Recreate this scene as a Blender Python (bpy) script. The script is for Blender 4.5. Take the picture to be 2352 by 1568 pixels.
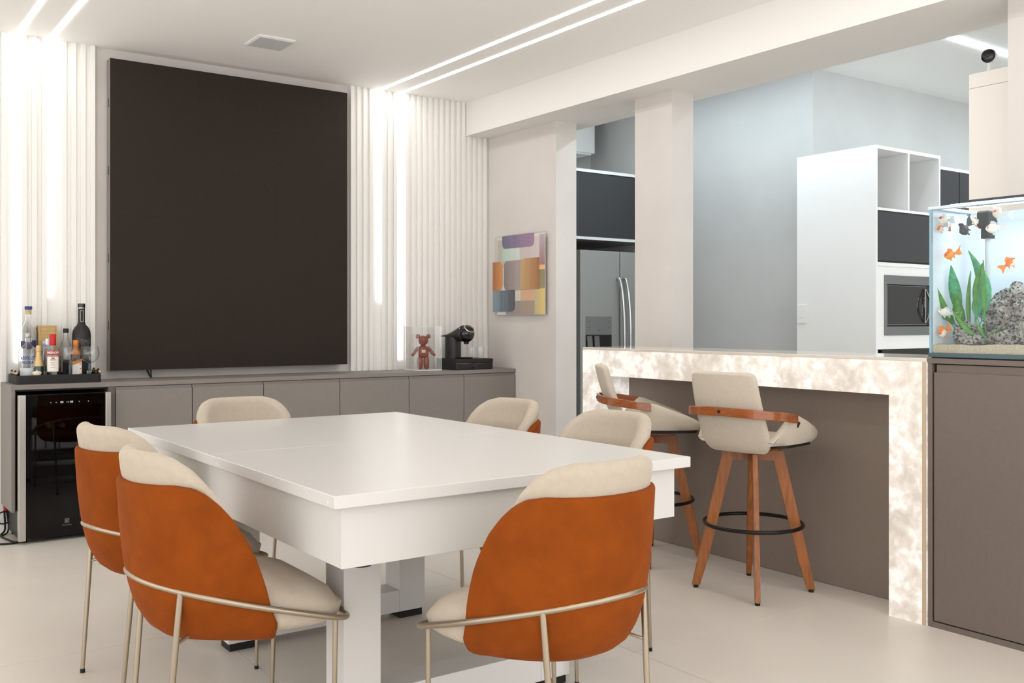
import bpy, bmesh, math, random
from mathutils import Vector, Matrix, noise
PI = math.pi
R = math.radians
rnd = random.Random(7)
for o in list(bpy.data.objects):
    bpy.data.objects.remove(o, do_unlink=True)
SC = bpy.context.scene
COL = SC.collection

# ------------------------------------------------------------------ camera, world, exposure
cam_d = bpy.data.cameras.new('camera')
cam_d.sensor_width = 36.0
cam_d.lens = 34.579
cam_d.shift_y = -0.01874
cam_d.clip_start = 0.05
cam = bpy.data.objects.new('camera', cam_d)
COL.objects.link(cam)
cam.location = (0, 0, 1.2)
cam.rotation_euler = (R(90), 0, R(-35.532))
SC.camera = cam

W = bpy.data.worlds.new('world')
SC.world = W
W.use_nodes = True
W.node_tree.nodes['Background'].inputs[0].default_value = (1.0, 0.992, 0.985, 1)
W.node_tree.nodes['Background'].inputs[1].default_value = 1.62
STRIP = 12.0        # living room LED lines
KSTRIP = 46.0       # kitchen LED lines
SC.view_settings.view_transform = 'Standard'
SC.view_settings.look = 'None'
SC.view_settings.gamma = 1.0
SC.view_settings.exposure = 0.56
SC.view_settings.use_curve_mapping = False
SC.cycles.use_denoising = True
SC.cycles.max_bounces = 12
SC.cycles.diffuse_bounces = 6
SC.cycles.glossy_bounces = 5
SC.cycles.transmission_bounces = 10
SC.cycles.transparent_max_bounces = 24
SC.cycles.sample_clamp_indirect = 6.0
SC.cycles.caustics_reflective = False
SC.cycles.caustics_refractive = False

# ------------------------------------------------------------------ materials
def lin(c):
    return tuple(((x/255)/12.92 if x/255 <= 0.04045 else ((x/255+0.055)/1.055)**2.4) for x in c)

MATS = {}
def mat(name, rgb=(200, 200, 200), rough=0.5, metal=0.0, spec=0.5, emit=None, estr=0.0, var=0.0, vscale=8.0,
        bump=0.0, bscale=200.0, sheen=0.0, coat=0.0, trans=0.0, ior=1.45, linear=False, vstretch=(1, 1, 1), detail=4.0):
    if name in MATS:
        return MATS[name]
    m = bpy.data.materials.new(name)
    m.use_nodes = True
    nt = m.node_tree
    b = nt.nodes['Principled BSDF']
    c = rgb if linear else lin(rgb)
    b.inputs['Base Color'].default_value = (*c, 1)
    b.inputs['Roughness'].default_value = rough
    b.inputs['Metallic'].default_value = metal
    b.inputs['Specular IOR Level'].default_value = spec
    b.inputs['IOR'].default_value = ior
    b.inputs['Transmission Weight'].default_value = trans
    b.inputs['Coat Weight'].default_value = coat
    if sheen:
        b.inputs['Sheen Weight'].default_value = sheen
        b.inputs['Sheen Roughness'].default_value = 0.45
        b.inputs['Sheen Tint'].default_value = (*[min(1, x*1.6+0.05) for x in c], 1)
    if emit:
        b.inputs['Emission Color'].default_value = (*lin(emit), 1)
        b.inputs['Emission Strength'].default_value = estr
    if var or bump:
        tc = nt.nodes.new('ShaderNodeTexCoord')
        mp = nt.nodes.new('ShaderNodeMapping')
        mp.inputs['Scale'].default_value = vstretch
        nt.links.new(tc.outputs['Object'], mp.inputs['Vector'])
    if var:
        n = nt.nodes.new('ShaderNodeTexNoise')
        n.inputs['Scale'].default_value = vscale
        n.inputs['Detail'].default_value = detail
        nt.links.new(mp.outputs['Vector'], n.inputs['Vector'])
        cr = nt.nodes.new('ShaderNodeValToRGB')
        cr.color_ramp.elements[0].position = 0.3
        cr.color_ramp.elements[1].position = 0.7
        cr.color_ramp.elements[0].color = (*[x*(1-var) for x in c], 1)
        cr.color_ramp.elements[1].color = (*[min(1, x*(1+var)) for x in c], 1)
        nt.links.new(n.outputs['Fac'], cr.inputs['Fac'])
        nt.links.new(cr.outputs['Color'], b.inputs['Base Color'])
    if bump:
        n2 = nt.nodes.new('ShaderNodeTexNoise')
        n2.inputs['Scale'].default_value = bscale
        n2.inputs['Detail'].default_value = 3
        nt.links.new(tc.outputs['Object'], n2.inputs['Vector'])
        bp = nt.nodes.new('ShaderNodeBump')
        bp.inputs['Strength'].default_value = bump
        bp.inputs['Distance'].default_value = 0.002
        nt.links.new(n2.outputs['Fac'], bp.inputs['Height'])
        nt.links.new(bp.outputs['Normal'], b.inputs['Normal'])
    MATS[name] = m
    return m

def clear_mat(name, tint=(1, 1, 1), rough=0.0, gloss=1.0, edge=1.45):
    """see-through pane without refraction: transparent mixed with a Fresnel reflection"""
    if name in MATS:
        return MATS[name]
    m = bpy.data.materials.new(name)
    m.use_nodes = True
    nt = m.node_tree
    nt.nodes.remove(nt.nodes['Principled BSDF'])
    out = nt.nodes['Material Output']
    t = nt.nodes.new('ShaderNodeBsdfTransparent')
    t.inputs[0].default_value = (*tint, 1)
    g = nt.nodes.new('ShaderNodeBsdfGlossy')
    g.inputs['Roughness'].default_value = rough
    g.inputs['Color'].default_value = (gloss, gloss, gloss, 1)
    lw = nt.nodes.new('ShaderNodeLayerWeight')
    lw.inputs['Blend'].default_value = 0.5
    pw = nt.nodes.new('ShaderNodeMath'); pw.operation = 'POWER'; pw.inputs[1].default_value = 5.0
    nt.links.new(lw.outputs['Facing'], pw.inputs[0])
    f0 = ((edge-1)/(edge+1))**2
    f = nt.nodes.new('ShaderNodeMath'); f.operation = 'MULTIPLY_ADD'
    f.inputs[1].default_value = 1-f0; f.inputs[2].default_value = f0
    nt.links.new(pw.outputs[0], f.inputs[0])
    mx = nt.nodes.new('ShaderNodeMixShader')
    nt.links.new(f.outputs[0], mx.inputs[0])
    nt.links.new(t.outputs[0], mx.inputs[1])
    nt.links.new(g.outputs[0], mx.inputs[2])
    nt.links.new(mx.outputs[0], out.inputs['Surface'])
    MATS[name] = m
    return m

def emit_mat(name, rgb, strength):
    m = bpy.data.materials.new(name)
    m.use_nodes = True
    nt = m.node_tree
    nt.nodes.remove(nt.nodes['Principled BSDF'])
    e = nt.nodes.new('ShaderNodeEmission')
    e.inputs[0].default_value = (*rgb, 1)
    e.inputs[1].default_value = strength
    nt.links.new(e.outputs[0], nt.nodes['Material Output'].inputs['Surface'])
    MATS[name] = m
    return m

M_LED = emit_mat('led_diffuser', (1.0, 0.985, 0.965), STRIP)
M_LEDV = emit_mat('led_diffuser_wall', (1.0, 0.99, 0.97), 1.5)
M_KLED = emit_mat('led_diffuser_kitchen', (0.76, 0.91, 1.0), KSTRIP)
M_KLED_ADDED = emit_mat('led_diffuser_kitchen_added', (0.76, 0.91, 1.0), KSTRIP*1.15)
M_PAINT = mat('white_paint', (238, 236, 233), 0.6, var=0.01, vscale=3)
M_CEIL = mat('ceiling_paint', (248, 246, 243), 0.7)
M_SLAT = mat('white_slat', (236, 234, 230), 0.45)
M_CEMENT = mat('microcement', (210, 204, 199), 0.75, var=0.05, vscale=2.2, bump=0.06, bscale=40, detail=6)
M_KCEMENT = mat('microcement_grey', (184, 184, 182), 0.75, var=0.06, vscale=1.8, bump=0.05, bscale=40, detail=6)
M_TILE = mat('porcelain_tile', (214, 207, 198), 0.36, var=0.03, vscale=2.5, spec=0.4, detail=6)
M_GROUT = mat('grout', (176, 168, 158), 0.8)
M_TAUPE = mat('taupe_lacquer', (131, 124, 119), 0.55, var=0.02, vscale=30)
M_BROWN = mat('brown_laminate', (112, 101, 94), 0.5, var=0.03, vscale=60)
M_DGAP = mat('dark_gap', (20, 18, 17), 0.8)
M_WHITE = mat('white_laminate', (208, 206, 203), 0.3, spec=0.3)
M_WHITEB = mat('white_cabinet', (236, 236, 235), 0.4)
M_BLACKM = mat('black_matte', (24, 23, 22), 0.6)
M_BLACKG = mat('black_gloss', (12, 12, 12), 0.12, coat=0.4)
M_DARKGL = mat('dark_flap_glass', (60, 61, 63), 0.25)
M_STEEL = mat('brushed_steel', (150, 151, 152), 0.32, metal=1.0)
M_FRIDGE = mat('fridge_steel', (160, 161, 158), 0.4, metal=0.3)
M_FSIDE = mat('fridge_side', (46, 44, 43), 0.6)
M_CHROME = mat('chrome', (215, 215, 215), 0.12, metal=1.0)
M_ALU = mat('aluminium', (190, 186, 180), 0.35, metal=0.9)
M_CHAMP = mat('champagne_metal', (168, 155, 136), 0.34, metal=0.85)
M_VELVET = mat('orange_velvet', (129, 62, 13), 0.9, spec=0.15, sheen=0.22, var=0.12, vscale=13, bump=0.12, bscale=500)
M_CREAM = mat('cream_fabric', (182, 170, 154), 0.9, sheen=0.25, var=0.035, vscale=60, bump=0.25, bscale=700)
M_CREAM2 = mat('stool_fabric', (196, 186, 171), 0.9, sheen=0.2, var=0.03, vscale=60, bump=0.2, bscale=700)
M_WOOD = mat('walnut_wood', (146, 85, 34), 0.4, var=0.28, vscale=14, vstretch=(6, 6, 0.6), coat=0.15)
M_BAND = mat('bentwood', (146, 80, 38), 0.25, var=0.2, vscale=20, vstretch=(1, 1, 5), coat=0.5)
M_RUBBER = mat('black_rubber', (18, 17, 16), 0.6)
M_GLASS = mat('bottle_glass', (255, 255, 255), 0.0, trans=1.0, ior=1.45)
M_GOLD = mat('gold_metal', (205, 170, 110), 0.3, metal=0.9)

# ------------------------------------------------------------------ mesh helpers
def bx(bm, x0, x1, y0, y1, z0, z1, bev=0.0, seg=2):
    vs = [bm.verts.new((x, y, z)) for x in (x0, x1) for y in (y0, y1) for z in (z0, z1)]
    f = [(0, 1, 3, 2), (4, 6, 7, 5), (0, 4, 5, 1), (2, 3, 7, 6), (0, 2, 6, 4), (1, 5, 7, 3)]
    fs = [bm.faces.new([vs[i] for i in q]) for q in f]
    if bev:
        es = list({e for q in fs for e in q.edges})
        bmesh.ops.bevel(bm, geom=es, offset=bev, segments=seg, profile=0.5, affect='EDGES')
    return bm

def box(x0, x1, y0, y1, z0, z1, bev=0.0, seg=2):
    return bx(bmesh.new(), x0, x1, y0, y1, z0, z1, bev, seg)

def lathe(bm, prof, cx=0, cy=0, n=28, squash=1.0, cap=True):
    """revolve (r,z) profile about z"""
    rings = []
    for r, z in prof:
        rings.append([bm.verts.new((cx+r*math.cos(2*PI*k/n), cy+r*squash*math.sin(2*PI*k/n), z)) for k in range(n)])
    for a, b in zip(rings, rings[1:]):
        for k in range(n):
            bm.faces.new((a[k], a[(k+1) % n], b[(k+1) % n], b[k]))
    if cap:
        if prof[0][0] > 1e-6:
            bm.faces.new(rings[0][::-1])
        if prof[-1][0] > 1e-6:
            bm.faces.new(rings[-1])
    return bm

def tube(bm, pts, rad, n=10, closed=False, cap=True):
    pts = [Vector(p) for p in pts]
    N = len(pts)
    rr = rad if isinstance(rad, (list, tuple)) else [rad]*N
    tan = []
    for i in range(N):
        if closed:
            d = pts[(i+1) % N]-pts[i-1]
        else:
            d = pts[min(i+1, N-1)]-pts[max(i-1, 0)]
        tan.append(d.normalized())
    up = Vector((0, 0, 1))
    if abs(tan[0].dot(up)) > 0.9:
        up = Vector((1, 0, 0))
    nrm = (up-tan[0]*up.dot(tan[0])).normalized()
    rings = []
    for i in range(N):
        nrm = (nrm-tan[i]*nrm.dot(tan[i])).normalized()
        bi = tan[i].cross(nrm)
        rings.append([bm.verts.new(pts[i]+(nrm*math.cos(2*PI*k/n)+bi*math.sin(2*PI*k/n))*rr[i]) for k in range(n)])
    M = N if closed else N-1
    for i in range(M):
        a, b = rings[i], rings[(i+1) % N]
        for k in range(n):
            bm.faces.new((a[k], a[(k+1) % n], b[(k+1) % n], b[k]))
    if cap and not closed:
        bm.faces.new(rings[0][::-1])
        bm.faces.new(rings[-1])
    return bm

def strip_sweep(bm, pts, nrms, w, t):
    """sweep a w (z) x t rectangle along pts; nrms = outward horizontal normals"""
    rings = []
    for p, nn in zip(pts, nrms):
        p = Vector(p); nn = Vector(nn).normalized()
        z = Vector((0, 0, 1))
        rings.append([bm.verts.new(p+nn*a*t/2+z*b*w/2) for a, b in ((-1, -1), (1, -1), (1, 1), (-1, 1))])
    for a, b in zip(rings, rings[1:]):
        for k in range(4):
            bm.faces.new((a[k], a[(k+1) % 4], b[(k+1) % 4], b[k]))
    bm.faces.new(rings[0][::-1])
    bm.faces.new(rings[-1])
    return bm

def prism(bm, poly, axis, a, b):
    """extrude a 2D polygon: axis 'z' -> (x,y), 'y' -> (x,z), 'x' -> (y,z)"""
    def P(u, v, w):
        return {'z': (u, v, w), 'y': (u, w, v), 'x': (w, u, v)}[axis]
    lo = [bm.verts.new(P(u, v, a)) for u, v in poly]
    hi = [bm.verts.new(P(u, v, b)) for u, v in poly]
    n = len(poly)
    bm.faces.new(lo)
    bm.faces.new(hi[::-1])
    for k in range(n):
        bm.faces.new((lo[k], hi[k], hi[(k+1) % n], lo[(k+1) % n]))
    return bm

def rrect(x0, x1, y0, y1, r, n=5, corners=(1, 1, 1, 1)):
    """rounded rectangle polygon; corners order: (x0,y0),(x1,y0),(x1,y1),(x0,y1)"""
    out = []
    cs = [(x0+r, y0+r, PI), (x1-r, y0+r, 1.5*PI), (x1-r, y1-r, 0), (x0+r, y1-r, PI/2)]
    sq = [(x0, y0), (x1, y0), (x1, y1), (x0, y1)]
    for k, (cx, cy, a0) in enumerate(cs):
        if corners[k]:
            for i in range(n+1):
                a = a0+PI/2*i/n
                out.append((cx+r*math.cos(a), cy+r*math.sin(a)))
        else:
            out.append(sq[k])
    return out

def obj(name, bm, m, parent=None, smooth=None, world=False, recalc=True):
    """link a bmesh as one mesh object; world=True: coordinates are world ones, shifted to the parent's origin"""
    if recalc:
        bmesh.ops.recalc_face_normals(bm, faces=bm.faces)
    me = bpy.data.meshes.new(name)
    if world and parent is not None:
        o0 = parent
        off = Vector((0, 0, 0))
        while o0 is not None:
            off += Vector(o0.location)
            o0 = o0.parent
        for v in bm.verts:
            v.co -= off
    bm.to_mesh(me)
    bm.free()
    me.materials.append(m)
    if smooth is not None:
        for p in me.polygons:
            p.use_smooth = True
        if smooth < 179:
            me.set_sharp_from_angle(angle=R(smooth))
    o = bpy.data.objects.new(name, me)
    COL.objects.link(o)
    if parent is not None:
        o.parent = parent
    return o

def thing(name, label, cat, loc=(0, 0, 0), rot=0.0, group=None):
    o = bpy.data.objects.new(name, None)
    o.empty_display_size = 0.1
    COL.objects.link(o)
    o.location = loc
    o.rotation_euler = (0, 0, rot)
    tag(o, label, cat, group)
    return o

def tag(o, label, cat, group=None):
    o['label'] = label
    o['category'] = cat
    if group:
        o['group'] = group
    return o

def struct(name, bm, m, parent=None, smooth=None):
    o = obj(name, bm, m, parent, smooth)
    if parent is None:
        o['kind'] = 'structure'
    return o

def subsurf(o, n=1):
    s = o.modifiers.new('subsurf', 'SUBSURF')
    s.levels = n
    s.render_levels = n
    return o

def solidify(o, t, off=-1):
    s = o.modifiers.new('solidify', 'SOLIDIFY')
    s.thickness = t
    s.offset = off
    s.use_even_offset = False
    return o

def dup(root, loc, rot, label, group=None):
    r = root.copy()
    COL.objects.link(r)
    r.location = loc
    r.rotation_euler = (0, 0, rot)
    r['label'] = label
    if group:
        r['group'] = group
    for ch in list(root.children):
        cc = ch.copy()
        COL.objects.link(cc)
        cc.parent = r
        for g in list(ch.children):
            d = g.copy()
            COL.objects.link(d)
            d.parent = cc
    return r

def text_bm(s, size, align='CENTER', ext=0.0, width=None, bold=0.0):
    cu = bpy.data.curves.new('text', 'FONT')
    cu.body = s
    cu.size = size
    cu.align_x = align
    cu.align_y = 'CENTER'
    cu.extrude = ext
    cu.resolution_u = 3
    cu.offset = bold
    o = bpy.data.objects.new('text', cu)
    COL.objects.link(o)
    dg = bpy.context.evaluated_depsgraph_get()
    me = bpy.data.meshes.new_from_object(o.evaluated_get(dg))
    bm = bmesh.new()
    bm.from_mesh(me)
    bpy.data.objects.remove(o)
    bpy.data.meshes.remove(me)
    if width:
        xs = [v.co.x for v in bm.verts]
        k = width/(max(xs)-min(xs))
        for v in bm.verts:
            v.co.x *= k
    return bm

def text_front(s, size, x, y, z, width=None, slant=0.0):
    """text on a plane facing -Y"""
    bm = text_bm(s, size, width=width)
    for v in bm.verts:
        u, w = v.co.x, v.co.y
        v.co = (x+u, y, z+w+slant*u)
    return bm

def text_round(s, size, x, y, z, r, a0=-PI/2, width=None, bold=0.0):
    """text wrapped on a vertical cylinder, centred on angle a0"""
    bm = text_bm(s, size, width=width, bold=bold)
    bmesh.ops.subdivide_edges(bm, edges=bm.edges, cuts=1)
    for v in bm.verts:
        a = a0+v.co.x/r
        zz = z+v.co.y
        v.co = (x+r*math.cos(a), y+r*math.sin(a), zz)
    return bm

def label_patch(x, y, r, z0, z1, half, a0=-PI/2, n=12):
    """curved paper label on a cylinder"""
    bm = bmesh.new()
    lo = []; hi = []
    for k in range(n+1):
        a = a0-half+2*half*k/n
        lo.append(bm.verts.new((x+r*math.cos(a), y+r*math.sin(a), z0)))
        hi.append(bm.verts.new((x+r*math.cos(a), y+r*math.sin(a), z1)))
    for k in range(n):
        bm.faces.new((lo[k], lo[k+1], hi[k+1], hi[k]))
    return bm

# ------------------------------------------------------------------ the room
ZC = 2.858      # living ceiling
ZB = 2.609      # beam underside
ZK = 3.046      # kitchen ceiling
YR = 6.256      # front of the slats
YW = 6.29       # recessed wall
XB, XBB = 4.043, 4.589
XW, XW2 = 4.249, 4.432

fl = struct('floor', box(-3.6, 10.2, -2.3, 7.5, -0.06, -0.004), M_GROUT)
PITCH = 1.17
tile_me = None
for i in range(-5, 7):
    for j in range(-5, 4):
        x = 2.445+i*PITCH; y = 2.655+j*PITCH
        if x > 9.5 or y > 7 or x < -3.6 or y < -2.4:
            continue
        if tile_me is None:
            t = obj('tile', box(0.0012, PITCH-0.0012, 0.0012, PITCH-0.0012, -0.004, 0.0, 0.0006, 1), M_TILE, fl)
            tile_me = t.data
        else:
            t = bpy.data.objects.new('tile', tile_me)
            COL.objects.link(t)
            t.parent = fl
        t.location = (x, y, 0)

struct('ceiling', box(-3.6, XB, -2.3, 6.5, ZC, ZC+0.3), M_CEIL)
struct('ceiling_kitchen', box(XBB, 10.2, -2.3, 7.4, ZK, ZK+0.12), mat('kitchen_ceiling', (232, 232, 230), 0.7))
struct('trim_beam', box(XB, XBB, -2.3, 6.5, ZB, ZK+0.12), mat('ceiling_paint_dimmed', (232, 229, 225), 0.7))  # ceiling paint darkened to offset the strong light falling on the beam
wb = struct('wall_back', box(-3.6, XW, YW, 6.5, 0, ZC), M_CEMENT)
struct('wall_divider', box(XW, XW2, 5.42, 7.2, 0, ZB), M_CEMENT)
struct('column_middle', box(XW, XW2, 4.285, 4.612, 0, ZB), M_CEMENT)['kind'] = 'structure'
struct('column_right', box(XW, XW+0.4, 1.2, 2.232, 0, ZB), M_CEMENT)['kind'] = 'structure'
struct('wall_kitchen_back', box(XW2, 5.92, 7.03, 7.2, 0, ZK), M_KCEMENT)
bmk = bmesh.new()
bx(bmk, 5.92, 10.2, 4.535, 7.2, 0, ZK)
struct('wall_kitchen_side', bmk, M_KCEMENT)
struct('wall_kitchen_right', box(10.0, 10.2, -2.3, 4.535, 0, ZK), M_KCEMENT)

# slatted panels: a thin board on the wall with each slat standing proud of it
def slats(x0, first, pitch, n, w, z0, z1fn, skip):
    me = {}
    for k in range(n):
        xa = first+k*pitch
        xb = xa+w
        if any(xa < s1 and xb > s0 for s0, s1 in skip):
            continue
        z1 = z1fn((xa+xb)/2)
        if z1 not in me:
            o = obj('slat', box(0, w, YR, 6.272, z0, z1, 0.0012, 1), M_SLAT, wb)
            me[z1] = o.data
        else:
            o = bpy.data.objects.new('slat', me[z1])
            COL.objects.link(o)
            o.parent = wb
        o.location = (xa, 0, 0)
LEDS = [(0.9630, 0.9872), (1.1335, 1.1618), (3.2939, 3.3250), (3.4648, 3.4950)]
obj('slat_backing', box(-3.6, 1.3955, 6.272, YW, 0, ZC), M_SLAT, wb)
bmr = bmesh.new()
bx(bmr, 3.0826, XB, 6.272, YW, 0.0, ZC)
bx(bmr, XB, XW, 6.272, YW, 0.0, ZB)
obj('slat_backing', bmr, M_SLAT, wb)
ZT = 0.858
PL = 0.0532
slats(0, 1.3955-0.0272-PL*26, PL, 27, 0.0272, ZT, lambda x: ZC, LEDS[:2])
PR = 0.0487
slats(0, 3.0826, PR, 24, 0.0272, ZT, lambda x: ZC if x < XB-0.01 else ZB, LEDS[2:])

# LED lines: wall run and ceiling run of one light each
zb = [0.969, 1.353, 1.346, 0.929]
lab = ['L-shaped white LED line furthest left, its wall run ending behind the bottles',
       'L-shaped white LED line second from left, its short wall run stopping above the bottles',
       'L-shaped white LED line next to the black screen on its right, short wall run',
       'L-shaped white LED line furthest right, its wall run reaching down beside the toy bear case']
for k, (a, b) in enumerate(LEDS):
    t = thing('led_line', lab[k], 'light', ((a+b)/2, YR, zb[k]), 0, 'L-shaped LED lines on ceiling and wall')
    obj('wall_run', box(a, b, YR-0.002, 6.272, zb[k], ZC-0.006), M_LEDV, t, world=True)
    obj('ceiling_run', box(a, b, -1.6, YR+0.01, ZC-0.002, ZC), M_LED, t, world=True)
t = thing('led_line', 'cool white LED line on the kitchen ceiling above the security camera', 'light', (6.0, 3.53, ZK))
obj('diffuser', box(5.99, 9.4, 3.512, 3.548, ZK-0.006, ZK), M_KLED, t, world=True)
t = thing('led_line', 'added cool white LED line on the kitchen ceiling, unseen towards the camera side', 'light', (5.4, 1.0, ZK))  # added unseen line that brings more light into the kitchen
obj('diffuser', box(5.3, 9.4, 0.98, 1.02, ZK-0.006, ZK), M_KLED, t, world=True)

t = thing('led_line', 'added cool white LED line, unseen behind the beam, lighting the kitchen side wall', 'light', (5.25, 5.0, ZK))  # added out of view to brighten the kitchen side wall
obj('diffuser', box(5.23, 5.27, 3.55, 5.9, ZK-0.006, ZK), M_KLED_ADDED, t, world=True)

# ceiling vent
t = thing('ceiling_vent', 'square white vent plate on the living room ceiling above the black screen', 'vent', (2.218, 5.568, ZC))
obj('frame', box(2.105, 2.328, 5.445, 5.69, ZC-0.008, ZC, 0.002, 1), M_WHITEB, t, world=True)
obj('cover', box(2.112, 2.321, 5.452, 5.668, ZC-0.016, ZC-0.006, 0.002, 1), mat('vent_grey', (206, 206, 208), 0.5), t, world=True)

# ------------------------------------------------------------------ LED screen
t = thing('video_screen', 'large black wall-mounted video screen made of panels between the slatted walls', 'screen', (2.24, 6.22, 0.911))
SX0, SX1, SZ0, SZ1 = 1.462, 3.017, 0.911, 2.780
obj('frame', box(SX0, SX1, 6.184, 6.262, SZ0, SZ1), mat('screen_side', (128, 120, 112), 0.5), t, world=True)
obj('wall_mount', box(SX0+0.2, SX1-0.2, 6.262, YW, SZ0+0.15, SZ1-0.15), M_BLACKM, t, world=True)
M_SCREEN = mat('screen_face', (43, 36, 31), 0.65, spec=0.2, var=0.22, vscale=420, bump=0.1, bscale=500)
g = 0.00012
obj('backing', box(SX0+0.0002, SX1-0.0002, 6.1812, 6.1839, SZ0+0.0002, SZ1-0.0002), M_BLACKM, t, world=True)
for i in range(3):
    for j in range(6):
        xa = SX0+(SX1-SX0)*i/3; xb = SX0+(SX1-SX0)*(i+1)/3
        za = SZ0+(SZ1-SZ0)*j/6; zbb = SZ0+(SZ1-SZ0)*(j+1)/6
        obj('panel', box(xa+g, xb-g, 6.1785, 6.181, za+g, zbb-g), M_SCREEN, t, world=True)
for z in (2.518, 2.112, 1.585, 1.181):
    bm = bmesh.new()
    pl = rrect(6.208, 6.228, z-0.028, z+0.028, 0.0099)
    prism(bm, pl, 'x', SX0-0.0006, SX0+0.004)
    obj('handle_slot', bm, M_BLACKM, t, world=True)
bm = bmesh.new()
tube(bm, [(1.688, 6.23, 0.915), (1.70, 6.225, 0.88), (1.71, 6.215, ZT+0.004)], 0.006)
tube(bm, [(1.712, 6.23, 0.915), (1.712, 6.225, 0.885), (1.712, 6.215, ZT+0.004)], 0.004)
obj('power_cable', bm, M_RUBBER, t, world=True, smooth=60)

# ------------------------------------------------------------------ sideboard
YS = 5.90
t = tag(obj('worktop', box(0.886, XW-0.002, YS, 6.256, ZT-0.026, ZT, 0.0015, 1), M_TAUPE),
        'long taupe worktop along the wall under the black screen', 'worktop')
XD = [1.424, 1.864, 2.3088, 2.8286, 3.3474, 3.7942, 4.243]
sl = ['taupe two-door base cabinet next to the wine cooler', 'taupe two-door base cabinet under the right half of the screen',
      'taupe two-door base cabinet at the right end under the coffee machine']
for u in range(3):
    a, b = XD[2*u], XD[2*u+2]
    x_l = a-0.039 if u == 0 else a
    t = thing('base_cabinet', sl[u], 'cabinet', ((a+b)/2, 6.08, 0.17), 0, 'taupe base cabinets')
    bm = bmesh.new()
    bx(bm, x_l, b, YS+0.022, 6.254, 0.17, ZT-0.0265)
    if u == 0:
        bx(bm, x_l, a-0.003, YS, YS+0.022, 0.17, ZT-0.0265)
    obj('body', bm, mat('taupe_dark', (96, 90, 85), 0.6), t, world=True)
    for k in range(2):
        xa, xb = XD[2*u+k], XD[2*u+k+1]
        obj('rail', box(xa+0.0015, xb-0.0015, YS+0.010, YS+0.0225, 0.795, 0.829, 0.001, 1), M_TAUPE, t, world=True)
        obj('door', box(xa+0.002, xb-0.002, YS+0.001, YS+0.021, 0.172, 0.812, 0.0015, 1), M_TAUPE, t, world=True)
t = thing('cooler_niche', 'taupe side panel and black lined niche around the wine cooler', 'cabinet', (1.14, 6.08, 0.17))
obj('side_panel', box(0.888, 0.9055, YS+0.002, 6.254, 0.17, ZT-0.0265), M_TAUPE, t, world=True)
bm = bmesh.new()
bx(bm, 0.906, 1.384, 6.235, 6.254, 0.17, ZT-0.03)
bx(bm, 0.906, 0.912, YS+0.01, 6.235, 0.17, ZT-0.03)
bx(bm, 0.906, 1.384, YS+0.01, 6.235, ZT-0.034, ZT-0.0268)
obj('lining', bm, M_BLACKM, t, world=True)

# wine cooler
t = thing('wine_cooler', 'black glass-door wine cooler under the left end of the worktop', 'cooler', (1.15, 6.0, 0.0))
M_CINT = mat('cooler_inside', (22, 22, 21), 0.5)
bm = bmesh.new()
bx(bm, 0.918, 0.93, 5.885, 6.23, 0.03, 0.80)
bx(bm, 1.368, 1.38, 5.885, 6.23, 0.03, 0.80)
bx(bm, 0.93, 1.368, 6.21, 6.23, 0.03, 0.80)
bx(bm, 0.93, 1.368, 5.885, 6.21, 0.03, 0.05)
bx(bm, 0.93, 1.368, 5.885, 6.21, 0.775, 0.80)
obj('body', bm, M_CINT, t, world=True)
for xx in (0.95, 1.34):
    for yy in (5.92, 6.19):
        obj('foot', lathe(bmesh.new(), [(0.018, 0.0), (0.018, 0.03)], xx, yy, 14), M_RUBBER, t, world=True, smooth=40)
CX0, CX1 = 0.9137, 1.3886
d = obj('door', box(CX0+0.038, CX1-0.032, 5.855, 5.885, 0.025, 0.806), M_BLACKM, t, world=True)
bm = bmesh.new()
# frame of the door as a ring around the window
wx0, wx1, wz0, wz1 = 0.986, 1.335, 0.065, 0.742
bpy.data.objects.remove(d)
bx(bm, CX0+0.038, wx0, 5.853, 5.885, 0.025, 0.804)
bx(bm, wx1, CX1-0.032, 5.853, 5.885, 0.025, 0.804)
bx(bm, wx0, wx1, 5.853, 5.885, 0.025, wz0)
bx(bm, wx0, wx1, 5.853, 5.885, wz1, 0.804)
d = obj('door', bm, M_BLACKM, t, world=True)
obj('door_glass', box(CX0+0.0375, CX1-0.0315, 5.850, 5.853, 0.026, 0.8035), clear_mat('cooler_glass', (0.40, 0.41, 0.40), 0.02, gloss=0.55, edge=1.5), d, world=True)
for xa, xb in ((CX0, CX0+0.037), (CX1-0.031, CX1)):
    obj('door_handle', box(xa, xb, 5.842, 5.885, 0.018, 0.806, 0.003, 2), M_ALU, t, world=True)
M_DISP = mat('display_white', (200, 200, 195), 0.5, emit=(220, 225, 220), estr=0.25)
for s, xx in (('88', 1.131), ('88', 1.181)):
    obj('display', text_front(s, 0.016, xx, 5.8495, 0.760), M_DISP, t, world=True)
for xx in (1.075, 1.102, 1.157, 1.166, 1.220, 1.268):
    obj('indicator', box(xx-0.0018, xx+0.0018, 5.8493, 5.8498, 0.758, 0.7625), M_DISP, t, world=True)
M_LOGO = mat('logo_grey', (112, 113, 111), 0.6)
bm = bmesh.new()
lx, lz, q = 1.157, 0.106, 0.0115
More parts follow.
